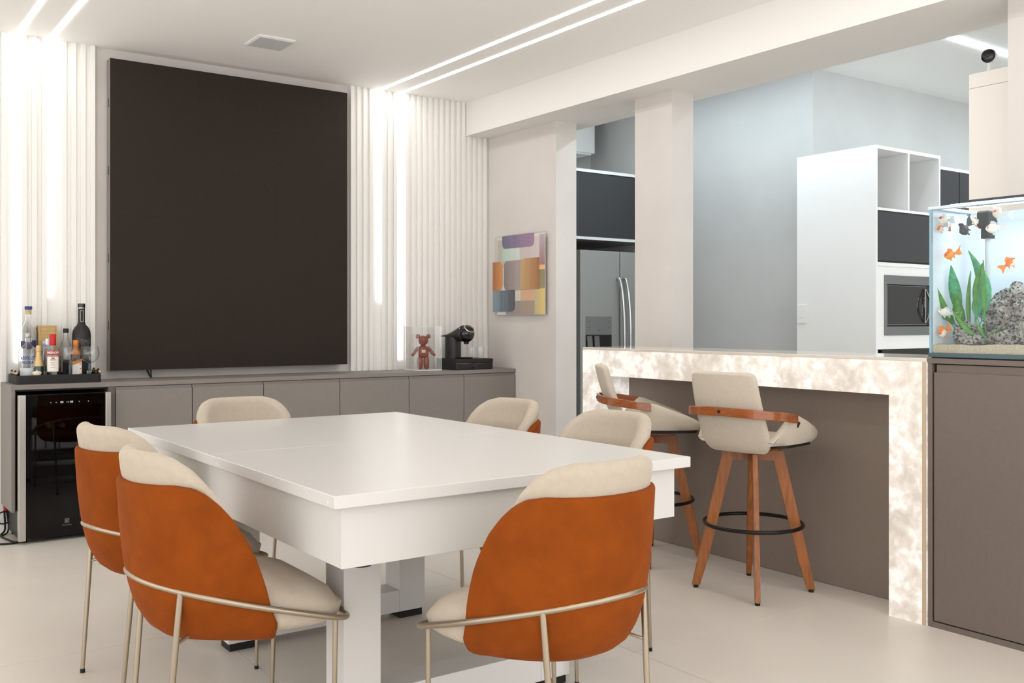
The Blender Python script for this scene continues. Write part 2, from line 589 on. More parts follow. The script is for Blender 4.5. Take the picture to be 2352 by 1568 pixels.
# emblem: a rounded square ring holding a half-moon with a bar and triangle
ring = [(lx+q*a, lz+q*b) for a, b in ((-1, -1), (1, -1), (1, 1), (-1, 1))]
for k in range(4):
    a, b = ring[k], ring[(k+1) % 4]
    ca = [(lx+0.80*q*math.cos(R(225+90*k+90*s/6)), lz+0.80*q*math.sin(R(225+90*k+90*s/6))) for s in range(7)]
    poly = [a]+ca[:]+[b]
    for s in range(6):
        m0 = (a[0]+(b[0]-a[0])*s/6, a[1]+(b[1]-a[1])*s/6); m1 = (a[0]+(b[0]-a[0])*(s+1)/6, a[1]+(b[1]-a[1])*(s+1)/6)
        bm.faces.new([bm.verts.new((p[0], 5.8494, p[1])) for p in (m0, m1, ca[s+1], ca[s])])
for poly in ([(0.05, -0.78), (0.25, -0.78), (0.25, 0.78), (0.05, 0.78)], [(-0.78, 0), (0.06, -0.55), (0.06, 0.55)]):
    bm.faces.new([bm.verts.new((lx+q*a, 5.8494, lz+q*b)) for a, b in poly])
obj('emblem', bm, M_LOGO, t, world=True)
obj('lettering', text_front('Electrolux', 0.011, lx, 5.8494, 0.0825, width=0.046), M_LOGO, t, world=True)
for zz in (0.30, 0.46, 0.585):
    bm = bmesh.new()
    for k in range(7):
        yy = 5.92+k*0.045
        tube(bm, [(0.93, yy, zz), (1.368, yy, zz)], 0.003, 6)
    bx(bm, 0.93, 1.368, 5.895, 5.905, zz-0.012, zz+0.008)
    obj('rack', bm, mat('rack_metal', (80, 78, 74), 0.4, metal=0.8), t, world=True, smooth=60)
for nm, x, z, col, lb in (('added_wine_bottle', 1.078, 0.628, (190, 160, 110), 'bottle added in the wine cooler, gold capsule end in place of a reflection'),
                          ('added_wine_bottle', 1.147, 0.6275, (135, 138, 132), 'bottle added in the wine cooler, silver capsule end in place of a reflection')):
    w = thing(nm, lb, 'bottle', (x, 5.90, z), 0, 'bottles added in the wine cooler for reflections')  # added bottles; their capsule ends stand in for two reflections in the door
    bm = bmesh.new()
    lathe(bm, [(0.012, 0.06), (0.014, 0.10), (0.036, 0.16), (0.037, 0.29), (0.03, 0.30)], n=18)
    for v in bm.verts:
        v.co = (v.co.x, v.co.z, v.co.y)
    obj('body', bm, mat('dark_bottle', (20, 30, 18), 0.15), w, smooth=50)
    bm = bmesh.new()
    lathe(bm, [(0.0, 0.0), (0.012, 0.001), (0.0145, 0.004), (0.0145, 0.07)], n=18)
    for v in bm.verts:
        v.co = (v.co.x, v.co.z, v.co.y)
    obj('capsule', bm, mat('capsule_%d' % col[0], col, 0.35, metal=0.5, emit=col, estr=0.0), w, smooth=50)

# cables on the floor left of the cooler
t = thing('cable_bundle', 'black power cables with red connector hanging behind the worktop end', 'cable', (0.85, 6.2, 0.0))
bm = bmesh.new()
def cpath(pts, n=8):
    out = []
    P = [Vector(p) for p in pts]
    for i in range(len(P)-1):
        p0 = P[max(i-1, 0)]; p1 = P[i]; p2 = P[i+1]; p3 = P[min(i+2, len(P)-1)]
        for k in range(n):
            s = k/n
            out.append(0.5*((2*p1)+(p2-p0)*s+(2*p0-5*p1+4*p2-p3)*s*s+(3*p1-p0-3*p2+p3)*s**3))
    out.append(P[-1])
    return out
tube(bm, cpath([(0.896, 6.215, 0.30), (0.898, 6.21, 0.15), (0.90, 6.20, 0.03), (0.87, 6.13, 0.006), (0.905, 5.93, 0.006), (0.935, 5.905, 0.006)]), 0.0055, 8)
tube(bm, cpath([(0.905, 6.21, 0.30), (0.91, 6.21, 0.14), (0.918, 6.2, 0.03), (0.88, 6.15, 0.006), (0.78, 6.17, 0.006), (0.6, 6.1, 0.006)]), 0.0045, 8)
tube(bm, cpath([(0.5, 6.02, 0.006), (0.70, 5.98, 0.006), (0.86, 5.90, 0.006), (0.94, 5.91, 0.006)]), 0.0055, 8)
obj('cable', bm, M_RUBBER, t, world=True, smooth=60)
bm = bmesh.new()
tube(bm, [(0.893+0.038*math.cos(2*PI*k/20), 6.195, 0.095+0.034*math.sin(2*PI*k/20)) for k in range(20)], 0.0045, 8, closed=True)
obj('cable_loop', bm, M_RUBBER, t, world=True, smooth=60)
obj('connector', box(0.893, 0.913, 6.19, 6.21, 0.135, 0.172, 0.004), mat('red_plastic', (190, 30, 30), 0.4), t, world=True)

# ------------------------------------------------------------------ backlit stone bar counter
def stone_mat():
    m = bpy.data.materials.new('backlit_onyx')
    m.use_nodes = True
    nt = m.node_tree
    b = nt.nodes['Principled BSDF']
    tc = nt.nodes.new('ShaderNodeTexCoord')
    n1 = nt.nodes.new('ShaderNodeTexNoise'); n1.inputs['Scale'].default_value = 7.5; n1.inputs['Detail'].default_value = 6; n1.inputs['Roughness'].default_value = 0.6; n1.inputs['Distortion'].default_value = 0.25
    n2 = nt.nodes.new('ShaderNodeTexNoise'); n2.inputs['Scale'].default_value = 30; n2.inputs['Detail'].default_value = 4; n2.inputs['Distortion'].default_value = 0.5
    nt.links.new(tc.outputs['Object'], n1.inputs['Vector'])
    nt.links.new(tc.outputs['Object'], n2.inputs['Vector'])
    ad = nt.nodes.new('ShaderNodeMath'); ad.operation = 'MULTIPLY_ADD'; ad.inputs[1].default_value = 0.38
    nt.links.new(n2.outputs['Fac'], ad.inputs[0]); nt.links.new(n1.outputs['Fac'], ad.inputs[2])
    cr = nt.nodes.new('ShaderNodeValToRGB')
    e = cr.color_ramp.elements
    e[0].position = 0.52; e[0].color = (0.44, 0.395, 0.345, 1)
    e[1].position = 0.78; e[1].color = (1.0, 0.98, 0.95, 1)
    k = e.new(0.65); k.color = (0.66, 0.61, 0.555, 1)
    nt.links.new(ad.outputs[0], cr.inputs['Fac'])
    nt.links.new(cr.outputs['Color'], b.inputs['Emission Color'])
    b.inputs['Emission Strength'].default_value = 0.47
    b.inputs['Base Color'].default_value = (*lin((184, 175, 165)), 1)
    b.inputs['Roughness'].default_value = 0.12
    return m
M_STONE = stone_mat()
M_STOP = mat('stone_top', (214, 205, 194), 0.08, var=0.08, vscale=5, spec=0.6)
t = thing('bar_counter', 'bar counter of backlit white translucent stone with brown back panel', 'counter', (3.8, 3.28, 0))
CY0, CY1, CX = 2.214, 4.340, 3.595
obj('top_slab', box(CX, 4.005, CY0, CY1, 1.044, 1.058, 0.0015, 1), M_STOP, t, world=True)
obj('front_slab', box(CX+0.0005, CX+0.02, CY0, CY1, 0.9035, 1.0435), M_STONE, t, world=True)
bm = box(CX+0.0205, 3.80, CY0+0.02, CY1-0.02, 0.93, 1.0435)
obj('light_box', bm, M_BROWN, t, world=True)
obj('leg', box(CX+0.0005, 3.80, CY0, CY0+0.166, 0.0, 0.903), M_STONE, t, world=True)
obj('leg', box(CX+0.0005, 3.80, CY1-0.166, CY1, 0.0, 0.903), M_STONE, t, world=True)
obj('edge_strip', box(CX-0.0004, CX+0.0005, CY0, CY0+0.018, 0.0, 1.043), mat('onyx_edge', (196, 176, 152), 0.2), t, world=True)
obj('back_panel', box(3.801, 3.84, CY0, CY1, 0.002, 1.0435), mat('brown_panel', (130, 117, 107), 0.5, var=0.03, vscale=60), t, world=True)

# aquarium cabinet
t = thing('aquarium_cabinet', 'brown laminate cabinet with one door carrying the fish tank', 'cabinet', (3.85, 1.6, 0))
AY0 = 0.95
obj('top', box(3.598, 4.20, AY0, 2.2115, 1.038, 1.058, 0.001, 1), M_BROWN, t, world=True)
obj('side_panel', box(3.60, 4.20, 2.192, 2.2105, 0.0, 1.0375), M_BROWN, t, world=True)
obj('plinth', box(3.60, 4.20, AY0, 2.1915, 0.0, 0.022), M_BROWN, t, world=True)
obj('body', box(3.622, 4.20, AY0, 2.1915, 0.0225, 1.0375), M_DGAP, t, world=True)
obj('rail', box(3.609, 3.6215, AY0, 2.178, 0.985, 1.034), M_BROWN, t, world=True)
obj('door', box(3.602, 3.6215, 1.50, 2.186, 0.026, 1.0034, 0.0015, 1), M_BROWN, t, world=True)
obj('door', box(3.602, 3.6215, AY0, 1.497, 0.026, 1.0034, 0.0015, 1), M_BROWN, t, world=True)

# ------------------------------------------------------------------ dining table
TX0, TX1, TY0, TY1 = 1.039, 2.262, 2.197, 4.109
t = thing('dining_table', 'large white dining table with deep apron and square legs', 'table', (1.65, 3.153, 0))
for ya, yb in ((TY0, 3.1325), (3.1337, TY1)):
    obj('tabletop', box(TX0, TX1, ya, yb, 0.744, 0.7764, 0.0015, 1), M_WHITE, t, world=True)
ax0, ax1, ay0, ay1 = TX0+0.036, TX1-0.036, TY0+0.036, TY1-0.036
obj('apron', box(ax0, ax1, ay0, ay0+0.025, 0.586, 0.7435, 0.001, 1), M_WHITE, t, world=True)
obj('apron', box(ax0, ax1, ay1-0.025, ay1, 0.586, 0.7435, 0.001, 1), M_WHITE, t, world=True)
obj('apron', box(ax0, ax0+0.025, ay0+0.0255, ay1-0.0255, 0.586, 0.7435, 0.001, 1), M_WHITE, t, world=True)
obj('apron', box(ax1-0.025, ax1, ay0+0.0255, ay1-0.0255, 0.586, 0.7435, 0.001, 1), M_WHITE, t, world=True)
obj('bed', box(ax0+0.0255, ax1-0.0255, ay0+0.0255, ay1-0.0255, 0.61, 0.70), M_WHITE, t, world=True)
bx0, bx1, by0, by1 = 1.237, 2.06, 2.555, 3.62
for xa in (bx0, bx1-0.118):
    for ya in (by0, by1-0.118):
        obj('leg', box(xa, xa+0.118, ya, ya+0.118, 0.03, 0.609, 0.001, 1), M_WHITE, t, world=True)
obj('stretcher', box(bx0+0.1185, bx1-0.1185, by0, by0+0.118, 0.03, 0.127, 0.001, 1), M_WHITE, t, world=True)
obj('stretcher', box(bx0+0.1185, bx1-0.1185, by1-0.118, by1, 0.03, 0.117, 0.001, 1), M_WHITE, t, world=True)
for xa in (bx0+0.02, bx1-0.118+0.02):
    for ya in (by0+0.02, by1-0.118+0.02):
        obj('foot_pad', box(xa-0.012, xa+0.09, ya-0.01, ya+0.08, 0.0, 0.03), M_RUBBER, t, world=True)
bm = lathe(bmesh.new(), [(0.03, 0.572), (0.036, 0.586)], 1.16, 2.30, 18)
obj('pocket_cap', bm, M_BLACKM, t, world=True, smooth=40)
for yy in (2.235, 2.66, 3.03, 3.05, 4.06):
    bm = bmesh.new()
    vs = [bm.verts.new((TX0-0.0004, yy+0.003*math.cos(2*PI*k/10), 0.757+0.003*math.sin(2*PI*k/10))) for k in range(10)]
    bm.faces.new(vs)
    obj('edge_cap', bm, mat('cap_white', (250, 250, 250), 0.3), t, world=True)

# ------------------------------------------------------------------ dining chairs
def interp(tab, x):
    if x <= tab[0][0]:
        return tab[0][1]
    for (a, fa), (b, fb) in zip(tab, tab[1:]):
        if x <= b:
            s = (x-a)/(b-a)
            return fa+(fb-fa)*s
    return tab[-1][1]

SH_W, SH_D, SH_YM, SH_N = 0.268, 0.352, 0.02, 2.30
def plan(a):
    s, c = math.sin(a), math.cos(a)
    x = SH_W*math.copysign(abs(s)**(2/SH_N), s)
    y = SH_YM-SH_D*math.copysign(abs(c)**(2/SH_N), c)
    return x, y
def plan_n(a):
    e = 1e-3
    x0, y0 = plan(a-e); x1, y1 = plan(a+e)
    tx, ty = x1-x0, y1-y0
    L = math.hypot(tx, ty) or 1
    return -ty/L, tx/L        # inward normal
INSET = [(0.346, 0.20), (0.352, 0.15), (0.366, 0.105), (0.39, 0.075), (0.425, 0.052), (0.46, 0.038), (0.50, 0.027), (0.56, 0.016), (0.65, 0.006), (0.75, 0.0), (0.82, -0.003), (0.88, -0.004)]
ZO = [(-0.40, 0.784), (-0.25, 0.785), (-0.21, 0.777), (-0.18, 0.760), (-0.145, 0.728), (-0.11, 0.686), (-0.07, 0.617), (-0.05, 0.575), (-0.025, 0.50), (-0.005, 0.43), (0.02, 0.385)]
ZCR = [(-0.40, 0.866), (-0.30, 0.864), (-0.26, 0.850), (-0.22, 0.822), (-0.19, 0.790), (-0.16, 0.752), (-0.11, 0.685), (-0.05, 0.57), (-0.02, 0.47), (0.02, 0.42)]
def shell_pt(a, z, extra=0.0):
    x, y = plan(a)
    nx, ny = plan_n(a)
    side = 0.42+0.58*max(0.0, math.cos(a))**0.7
    d = interp(INSET, z)
    d = d*side+extra if d > 0 else d+extra
    return x+nx*d, y+ny*d, z

def shell_solid(ztop, zbot, extra, thick, na=80, nz=20, amax=R(89), rnd_h=0.012):
    """closed upholstered shell: up the outside, over a rounded rim, down the inside"""
    bm = bmesh.new()
    cols = []
    for i in range(na+1):
        q = -1+2*i/na
        a = amax*q
        z1 = max(ztop(plan(a)[1]), zbot+0.012)
        th = thick*max(0.06, (1-abs(q)**7))**0.5
        rh = min(rnd_h, (z1-zbot)*0.4)
        prof = []
        for k in range(nz+1):
            z = zbot+(z1-rh-zbot)*k/nz
            prof.append((z, 0.0))
        for k in range(1, 10):
            an = PI*k/10
            prof.append((z1-rh+rh*math.sin(an), th*0.5*(1-math.cos(an))))
        for k in range(nz, -1, -1):
            z = zbot+(z1-rh-zbot)*k/nz
            prof.append((z, th))
        cols.append([bm.verts.new(shell_pt(a, z, extra(z)+d)) for z, d in prof])
    n = len(cols[0])
    for i in range(na):
        for j in range(n):
            bm.faces.new((cols[i][j], cols[i+1][j], cols[i+1][(j+1) % n], cols[i][(j+1) % n]))
    bm.faces.new(cols[0]); bm.faces.new(cols[-1][::-1])
    return bm

def ring_loop(zb_, zf_, w, yb, yf, ym, n=2.3, r=0.085):
    P = []
    for k in range(29):
        tt = PI*k/28
        cx = math.copysign(abs(math.cos(tt))**(2/n), math.cos(tt)); sy = abs(math.sin(tt))**(2/n)
        P.append((w*cx, ym-(ym-yb)*sy))
    for k in range(8):
        a = PI-PI/2*k/7
        P.append((-w+r+r*math.cos(a), yf-r+r*math.sin(a)))
    for k in range(8):
        a = PI/2-PI/2*k/7
        P.append((w-r+r*math.cos(a), yf-r+r*math.sin(a)))
    # even respacing keeps the tube clean
    out = []
    for (x, y) in P:
        if out and math.hypot(out[-1][0]-x, out[-1][1]-y) < 0.008:
            continue
        out.append((x, y))
    if math.hypot(out[0][0]-out[-1][0], out[0][1]-out[-1][1]) < 0.008:
        out.pop()
    return [(x, y, zb_+(zf_-zb_)*(y-yb)/(yf-yb)) for x, y in out]

def make_chair():
    t = thing('dining_chair', '', 'chair', (0, 0, 0))
    obj('back_shell', shell_solid(lambda y: interp(ZO, y), 0.348, lambda z: 0.0, 0.025, rnd_h=0.012), M_VELVET, t, smooth=179)
    obj('back_pad', shell_solid(lambda y: interp(ZCR, y), 0.41, lambda z: 0.026 if z < 0.755 else (0.026-0.013*min(1, (z-0.755)/0.03) if z < 0.785 else 0.013-0.006*min(1, (z-0.785)/0.06)), 0.052, rnd_h=0.030), M_CREAM, t, smooth=179)
    # seat cushion
    bm = bmesh.new()
    base = ring_loop(0, 0, 0.247, -0.20, 0.226, 0.10, r=0.10)
    def seat_w(x, y):
        k = 0.80+0.20*min(1.0, max(0.0, (y+0.14)/0.17))
        return x*k, y
    layers = [(0.10, 0.372), (0.03, 0.376), (0.008, 0.392), (0.0, 0.42), (0.008, 0.448), (0.035, 0.475), (0.08, 0.490), (0.14, 0.497), (0.19, 0.499)]
    rings = []
    for ins, z in layers:
        rg = []
        for x, y, _ in base:
            x, y = seat_w(x, y)
            k = 1-ins/0.245
            zz = z
            if z > 0.44:     # nose slopes down at the front
                zz -= 0.030*max(0.0, (y*k-0.08)/0.14)**2
            elif z < 0.40:
                zz += 0.006*max(0.0, -(y*k)/0.2)
            rg.append(bm.verts.new((x*k, 0.02+(y-0.02)*k, zz)))
        rings.append(rg)
    n = len(base)
    for a, b in zip(rings, rings[1:]):
        for k in range(n):
            bm.faces.new((a[k], a[(k+1) % n], b[(k+1) % n], b[k]))
    bm.faces.new(rings[0][::-1]); bm.faces.new(rings[-1])
    obj('seat', bm, M_CREAM, t, smooth=179)
    # metal hoop and legs
    zb_, zf_, w, yb, yf, ym = 0.532, 0.379, 0.257, -0.308, 0.232, 0.082
    bm = bmesh.new()
    tube(bm, ring_loop(zb_, zf_, w, yb, yf, ym), 0.0085, 10, closed=True)
    obj('hoop', bm, M_CHAMP, t, smooth=179)
    for s in (-1, 1):
        x = 0.176*s
        y = ym-(ym-yb)*(1-abs(0.176/w)**2.3)**(1/2.3)
        z = zb_+(zf_-zb_)*(y-yb)/(yf-yb)
        top = Vector((x, y, z)); ft = Vector((0.160*s, y-0.041, 0.006))
        lg = obj('leg', tube(bmesh.new(), [top, top.lerp(ft, 0.5), ft], [0.0085, 0.008, 0.007], 10), M_CHAMP, t, smooth=60)
        f2 = top.lerp(ft, 0.985)
        obj('foot_cap', tube(bmesh.new(), [f2, ft+Vector((0, 0, -0.006))], 0.0082, 10), M_RUBBER, lg, smooth=60)
        top = Vector((0.223*s, yf-0.05, zf_+0.012)); ft = Vector((0.229*s, yf-0.058, 0.006))
        lg = obj('leg', tube(bmesh.new(), [top, top.lerp(ft, 0.5), ft], [0.0072, 0.007, 0.0062], 10), M_CHAMP, t, smooth=60)
        f2 = top.lerp(ft, 0.985)
        obj('foot_cap', tube(bmesh.new(), [f2, ft+Vector((0, 0, -0.006))], 0.0075, 10), M_RUBBER, lg, smooth=60)
        p0 = Vector((x, y, z)).lerp(Vector((0.160*s, y-0.041, 0.006)), 0.265); p1 = Vector((0.15*s, -0.20, 0.385))
        obj('bracket', tube(bmesh.new(), [p0, p1], 0.005, 8), M_CHAMP, t, smooth=60)
    return t

CH = make_chair()
chairs = [((1.051, 3.486), -80.5, 'orange velvet dining chair with cream pad, far one on the left side of the table'),
          ((1.001, 2.716), -90.6, 'orange velvet dining chair in the left foreground with cream pad and metal hoop'),
          ((1.583, 2.107), 4.3, 'orange velvet dining chair with its back turned at the near end of the table'),
          ((2.22, 2.768), 95, 'cream-fronted dining chair right of the table, nearer the bar stools'),
          ((2.25, 3.49), 93, 'cream-fronted dining chair right of the table, far one near the wall end'),
          ((1.562, 4.03), 180, 'cream-fronted dining chair at the far end of the table before the taupe cabinets')]
for k, (p, a, lb) in enumerate(chairs):
    if k == 0:
        CH.location = (p[0], p[1], 0); CH.rotation_euler = (0, 0, R(a)); CH['label'] = lb; CH['group'] = 'chairs around the dining table'
    else:
        dup(CH, (p[0], p[1], 0), R(a), lb, 'chairs around the dining table')

# ------------------------------------------------------------------ bar stools
def stool_at(loc, frame_rot, seat_rot, label, tagged=True):
    t = thing('bar_stool', label, 'stool', (loc[0], loc[1], 0), frame_rot, 'bar stools at the stone counter')
    rs = seat_rot-frame_rot
    cs, sn = math.cos(rs), math.sin(rs)
    def rotate(bm):
        for v in bm.verts:
            x, y = v.co.x, v.co.y
            v.co.x = x*cs-y*sn
            v.co.y = x*sn+y*cs
        return bm
    # legs on the diagonals
    for k in range(4):
        a = PI/4+k*PI/2
        e = Vector((math.cos(a), math.sin(a), 0)); p = Vector((-math.sin(a), math.cos(a), 0))
        bm = bmesh.new()
        rings = []
        for r0, r1, z, th in ((0.234, 0.270, 0.012, 0.012), (0.196, 0.243, 0.14, 0.0125), (0.078, 0.132, 0.628, 0.013)):
            rings.append([bm.verts.new(e*r+p*s*th+Vector((0, 0, z))) for r, s in ((r0, -1), (r1, -1), (r1, 1), (r0, 1))])
        for q, w in zip(rings, rings[1:]):
            for i in range(4):
                bm.faces.new((q[i], q[(i+1) % 4], w[(i+1) % 4], w[i]))
        bm.faces.new(rings[0][::-1]); bm.faces.new(rings[-1])
        bmesh.ops.bevel(bm, geom=list(bm.edges), offset=0.003, segments=2, affect='EDGES')
        lg = obj('leg', bm, M_WOOD, t, smooth=40)
        obj('foot_cap', lathe(bmesh.new(), [(0.011, 0.0), (0.012, 0.013)], e.x*0.252, e.y*0.252, 12), M_RUBBER, lg, smooth=40)
        bm = bmesh.new()
        c0 = e*0.2285+Vector((0, 0, 0.30))
        obj('screw', lathe(bmesh.new(), [(0.005, 0.317), (0.005, 0.325)], e.x*0.16, e.y*0.16, 8), M_BLACKM, lg)
    for k in range(2):
        a = PI/4+k*PI/2
        e = Vector((math.cos(a), math.sin(a), 0)); p = Vector((-math.sin(a), math.cos(a), 0))
        bm = bmesh.new()
        vs = [[bm.verts.new(e*r+p*s*0.0125+Vector((0, 0, z))) for r, s in ((-0.10, -1), (0.10, -1), (0.10, 1), (-0.10, 1))] for z in (0.582+0.001*k, 0.6275+0.0002*k)]
        for i in range(4):
            bm.faces.new((vs[0][i], vs[0][(i+1) % 4], vs[1][(i+1) % 4], vs[1][i]))
        bm.faces.new(vs[0][::-1]); bm.faces.new(vs[1])
        obj('cross_bar', bm, M_WOOD, t)
    bm = bmesh.new()
    tube(bm, [(0.2165*math.cos(2*PI*k/48), 0.2165*math.sin(2*PI*k/48), 0.30) for k in range(48)], 0.0088, 10, closed=True)
    obj('foot_ring', bm, mat('ring_black', (30, 28, 26), 0.35, metal=0.5), t, smooth=179)
    bm = rotate(box(-0.095, 0.095, -0.095, 0.095, 0.629, 0.643, 0.004))
    obj('swivel_board', bm, M_WOOD, t)
    bm = lathe(bmesh.new(), [(0.085, 0.6435), (0.085, 0.650), (0.06, 0.651)], 0, 0, 24)
    obj('swivel_plate', bm, M_BLACKM, t, smooth=40)
    bm = bmesh.new()
    prism(bm, rrect(-0.185, 0.185, -0.06, 0.215, 0.05), 'z', 0.651, 0.667)
    obj('seat_base', rotate(bm), M_BLACKM, t)
    # seat pan with rising side wings
    HT = [(-0.15, 0.690), (-0.115, 0.725), (-0.075, 0.765), (-0.03, 0.802), (0.0, 0.797), (0.06, 0.776), (0.12, 0.753), (0.17, 0.734), (0.205, 0.716), (0.235, 0.697), (0.258, 0.682)]
    WT = [(-0.15, 0.19), (-0.03, 0.222), (0.08, 0.226), (0.16, 0.220), (0.21, 0.205), (0.24, 0.178), (0.258, 0.14)]
    bm = bmesh.new()
    ys = [-0.15, -0.115, -0.075, -0.045, -0.03, 0.0, 0.04, 0.08, 0.12, 0.16, 0.19, 0.215, 0.235, 0.25, 0.258]
    grid = []
    for y in ys:
        h = interp(HT, y); w = interp(WT, y)
        zs = 0.688+0.012*math.cos(max(-1, min(1, y/0.26))*PI/2)-0.02*max(0, (y-0.2)/0.058)**2
        row = []
        prof = []
        for s in (-1, 1):
            half = []
            # from the outer foot up over the wing and down to the seat
            half.append((s*(w-0.020), 0.668))
            half.append((s*(w-0.004), 0.675+0.25*(h-0.675)))
            half.append((s*(w), 0.675+0.6*(h-0.675)))
            half.append((s*(w+0.002), h-0.008))
            half.append((s*(w-0.006), h))
            half.append((s*(w-0.020), h-0.002))
            half.append((s*(w-0.030), zs+0.62*(max(h, zs)-zs)))
            half.append((s*(w-0.046), zs+0.25*(max(h, zs)-zs)))
            half.append((s*(w-0.075), zs+0.003))
            half.append((s*(w-0.12), zs))
            prof.append(half)
        row = prof[0]+[(0.0, zs)]+prof[1][::-1]
        grid.append([bm.verts.new((x, y, z)) for x, z in row])
    for a, b in zip(grid, grid[1:]):
        for i in range(len(a)-1):
            bm.faces.new((a[i], a[i+1], b[i+1], b[i]))
    # close the underside and ends
    for a, b in zip(grid, grid[1:]):
        bm.faces.new((a[0], b[0], b[-1], a[-1]))
    bm.faces.new(grid[0][::-1]); bm.faces.new(grid[-1])
    st = obj('seat', rotate(bm), M_CREAM2, t, smooth=60)
    # back panel
    YB = [(0.640, -0.118), (0.646, -0.132), (0.660, -0.148), (0.69, -0.166), (0.73, -0.184), (0.80, -0.215), (0.90, -0.248), (0.985, -0.268)]
    WB = [(0.640, 0.128), (0.646, 0.146), (0.660, 0.160), (0.69, 0.168), (0.73, 0.170), (0.80, 0.168), (0.93, 0.163), (0.965, 0.159), (0.978, 0.150), (0.985, 0.132)]
    zsamp = [0.640, 0.645, 0.652, 0.662, 0.68, 0.70, 0.73, 0.77, 0.82, 0.87, 0.92, 0.95, 0.968, 0.978, 0.985]
    bm = bmesh.new()
    grid = []
    for z in zsamp:
        w = interp(WB, z); y = interp(YB, z)
        row = []
        for i in range(13):
            s = -1+2*i/12
            x = w*s
            row.append(bm.verts.new((x, y+1.0*x*x, z)))
        grid.append(row)
    for a, b in zip(grid, grid[1:]):
        for i in range(12):
            bm.faces.new((a[i], a[i+1], b[i+1], b[i]))
    bk = obj('backrest', rotate(bm), M_CREAM2, t, smooth=179)
    solidify(bk, 0.034, 0)
    subsurf(bk, 1)
    # bentwood band around the back
    raw = [(0.233, -0.03, 0.783), (0.234, -0.09, 0.792), (0.222, -0.155, 0.801), (0.186, -0.215, 0.808), (0.12, -0.254, 0.813), (0.0, -0.266, 0.816)]
    pts = cpath(raw+[(-x, y, z) for x, y, z in raw[-2::-1]], 6)
    nr = []
    for i, q in enumerate(pts):
        d = pts[min(i+1, len(pts)-1)]-pts[max(i-1, 0)]
        nr.append((d.y, -d.x, 0))
    bm = strip_sweep(bmesh.new(), pts, nr, 0.038, 0.013)
    bmesh.ops.bevel(bm, geom=[e for e in bm.edges], offset=0.002, segments=1, affect='EDGES')
    bd = obj('arm_band', rotate(bm), M_BAND, t, smooth=40)
    bm = lathe(bmesh.new(), [(0.0, 0.0), (0.007, 0.001), (0.008, 0.004), (0.008, 0.008)], n=14)
    for v in bm.verts:
        v.co = (v.co.x-0.004, -0.2765+v.co.z, 0.816+v.co.y)
    obj('band_screw', rotate(bm), M_BLACKM, bd, smooth=50)
    bm = bmesh.new()
    vs = [(0.2295, -0.010, 0.772), (0.2305, 0.004, 0.764), (0.2285, -0.012, 0.744)]
    lo = [bm.verts.new(v) for v in vs]; hi = [bm.verts.new((v[0]-0.012, v[1], v[2])) for v in vs]
    bm.faces.new(lo); bm.faces.new(hi[::-1])
    for i in range(3):
        bm.faces.new((lo[i], hi[i], hi[(i+1) % 3], lo[(i+1) % 3]))
    if tagged:
        obj('fabric_tag', rotate(bm), M_BLACKM, t)
    else:
        bm.free()
    return t
stool_at((3.45, 2.968), 0.0, R(-80), 'cream bar stool with wooden band in the middle of the counter front')
stool_at((3.505, 3.69), 0.0, R(-125.5), 'cream bar stool at the far end of the counter, seen side-on', False)

# ------------------------------------------------------------------ kitchen
# fridge
t = thing('refrigerator', 'steel side-by-side refrigerator with curved handles and water dispenser', 'refrigerator', (5.45, 6.5, 0))
FY = 6.07
obj('body', box(4.99, 5.90, FY+0.07, 6.95, 0.02, 1.765), M_FSIDE, t, world=True)
obj('feet', box(5.02, 5.86, FY+0.1, 6.9, 0.0, 0.02), M_RUBBER, t, world=True)
M_FR2 = M_FRIDGE
dl = obj('door', box(5.005, 5.424, FY, FY+0.065, 0.06, 1.78, 0.006), M_FR2, t, world=True)
dr = obj('door', box(5.433, 5.885, FY, FY+0.065, 0.06, 1.78, 0.006), M_FR2, t, world=True)
bm = box(5.06, 5.335, FY-0.003, FY+0.004, 1.10, 1.247, 0.001, 1)
obj('control_panel', bm, mat('panel_grey', (132, 134, 133), 0.4, metal=0.5), dl, world=True)
bm = bmesh.new()
for a, z in ((5.09, 1.205), (5.09, 1.160), (5.30, 1.205), (5.30, 1.160), (5.198, 1.135)):
    bx(bm, a-0.010, a+0.010, FY-0.0035, FY-0.002, z-0.0015, z+0.0015)
obj('control_mark', bm, M_FSIDE, dl, world=True)
bm = bmesh.new()
bx(bm, 5.06, 5.335, FY-0.0015, FY+0.003, 0.86, 1.098)
obj('dispenser', bm, M_BLACKG, dl, world=True)
for a in (5.075, 5.150):
    bm = bmesh.new()
    prism(bm, [(a, 0.93), (a+0.055, 0.93), (a+0.04, 1.09), (a-0.01, 1.09)], 'y', FY-0.014, FY-0.002)
    obj('paddle', bm, M_STEEL, dl, world=True)
for xa, pr in ((5.395, dl), (5.462, dr)):
    pts = [(xa+0.0, FY, 1.557), (xa+0.002, FY-0.03, 1.55), (xa+0.012, FY-0.05, 1.45), (xa+0.02, FY-0.064, 1.25), (xa+0.022, FY-0.066, 1.05), (xa+0.018, FY-0.062, 0.85), (xa+0.006, FY-0.045, 0.62), (xa, FY, 0.58)]
    obj('handle', tube(bmesh.new(), cpath(pts, 5), 0.0125, 10), M_CHROME, pr, world=True, smooth=179)

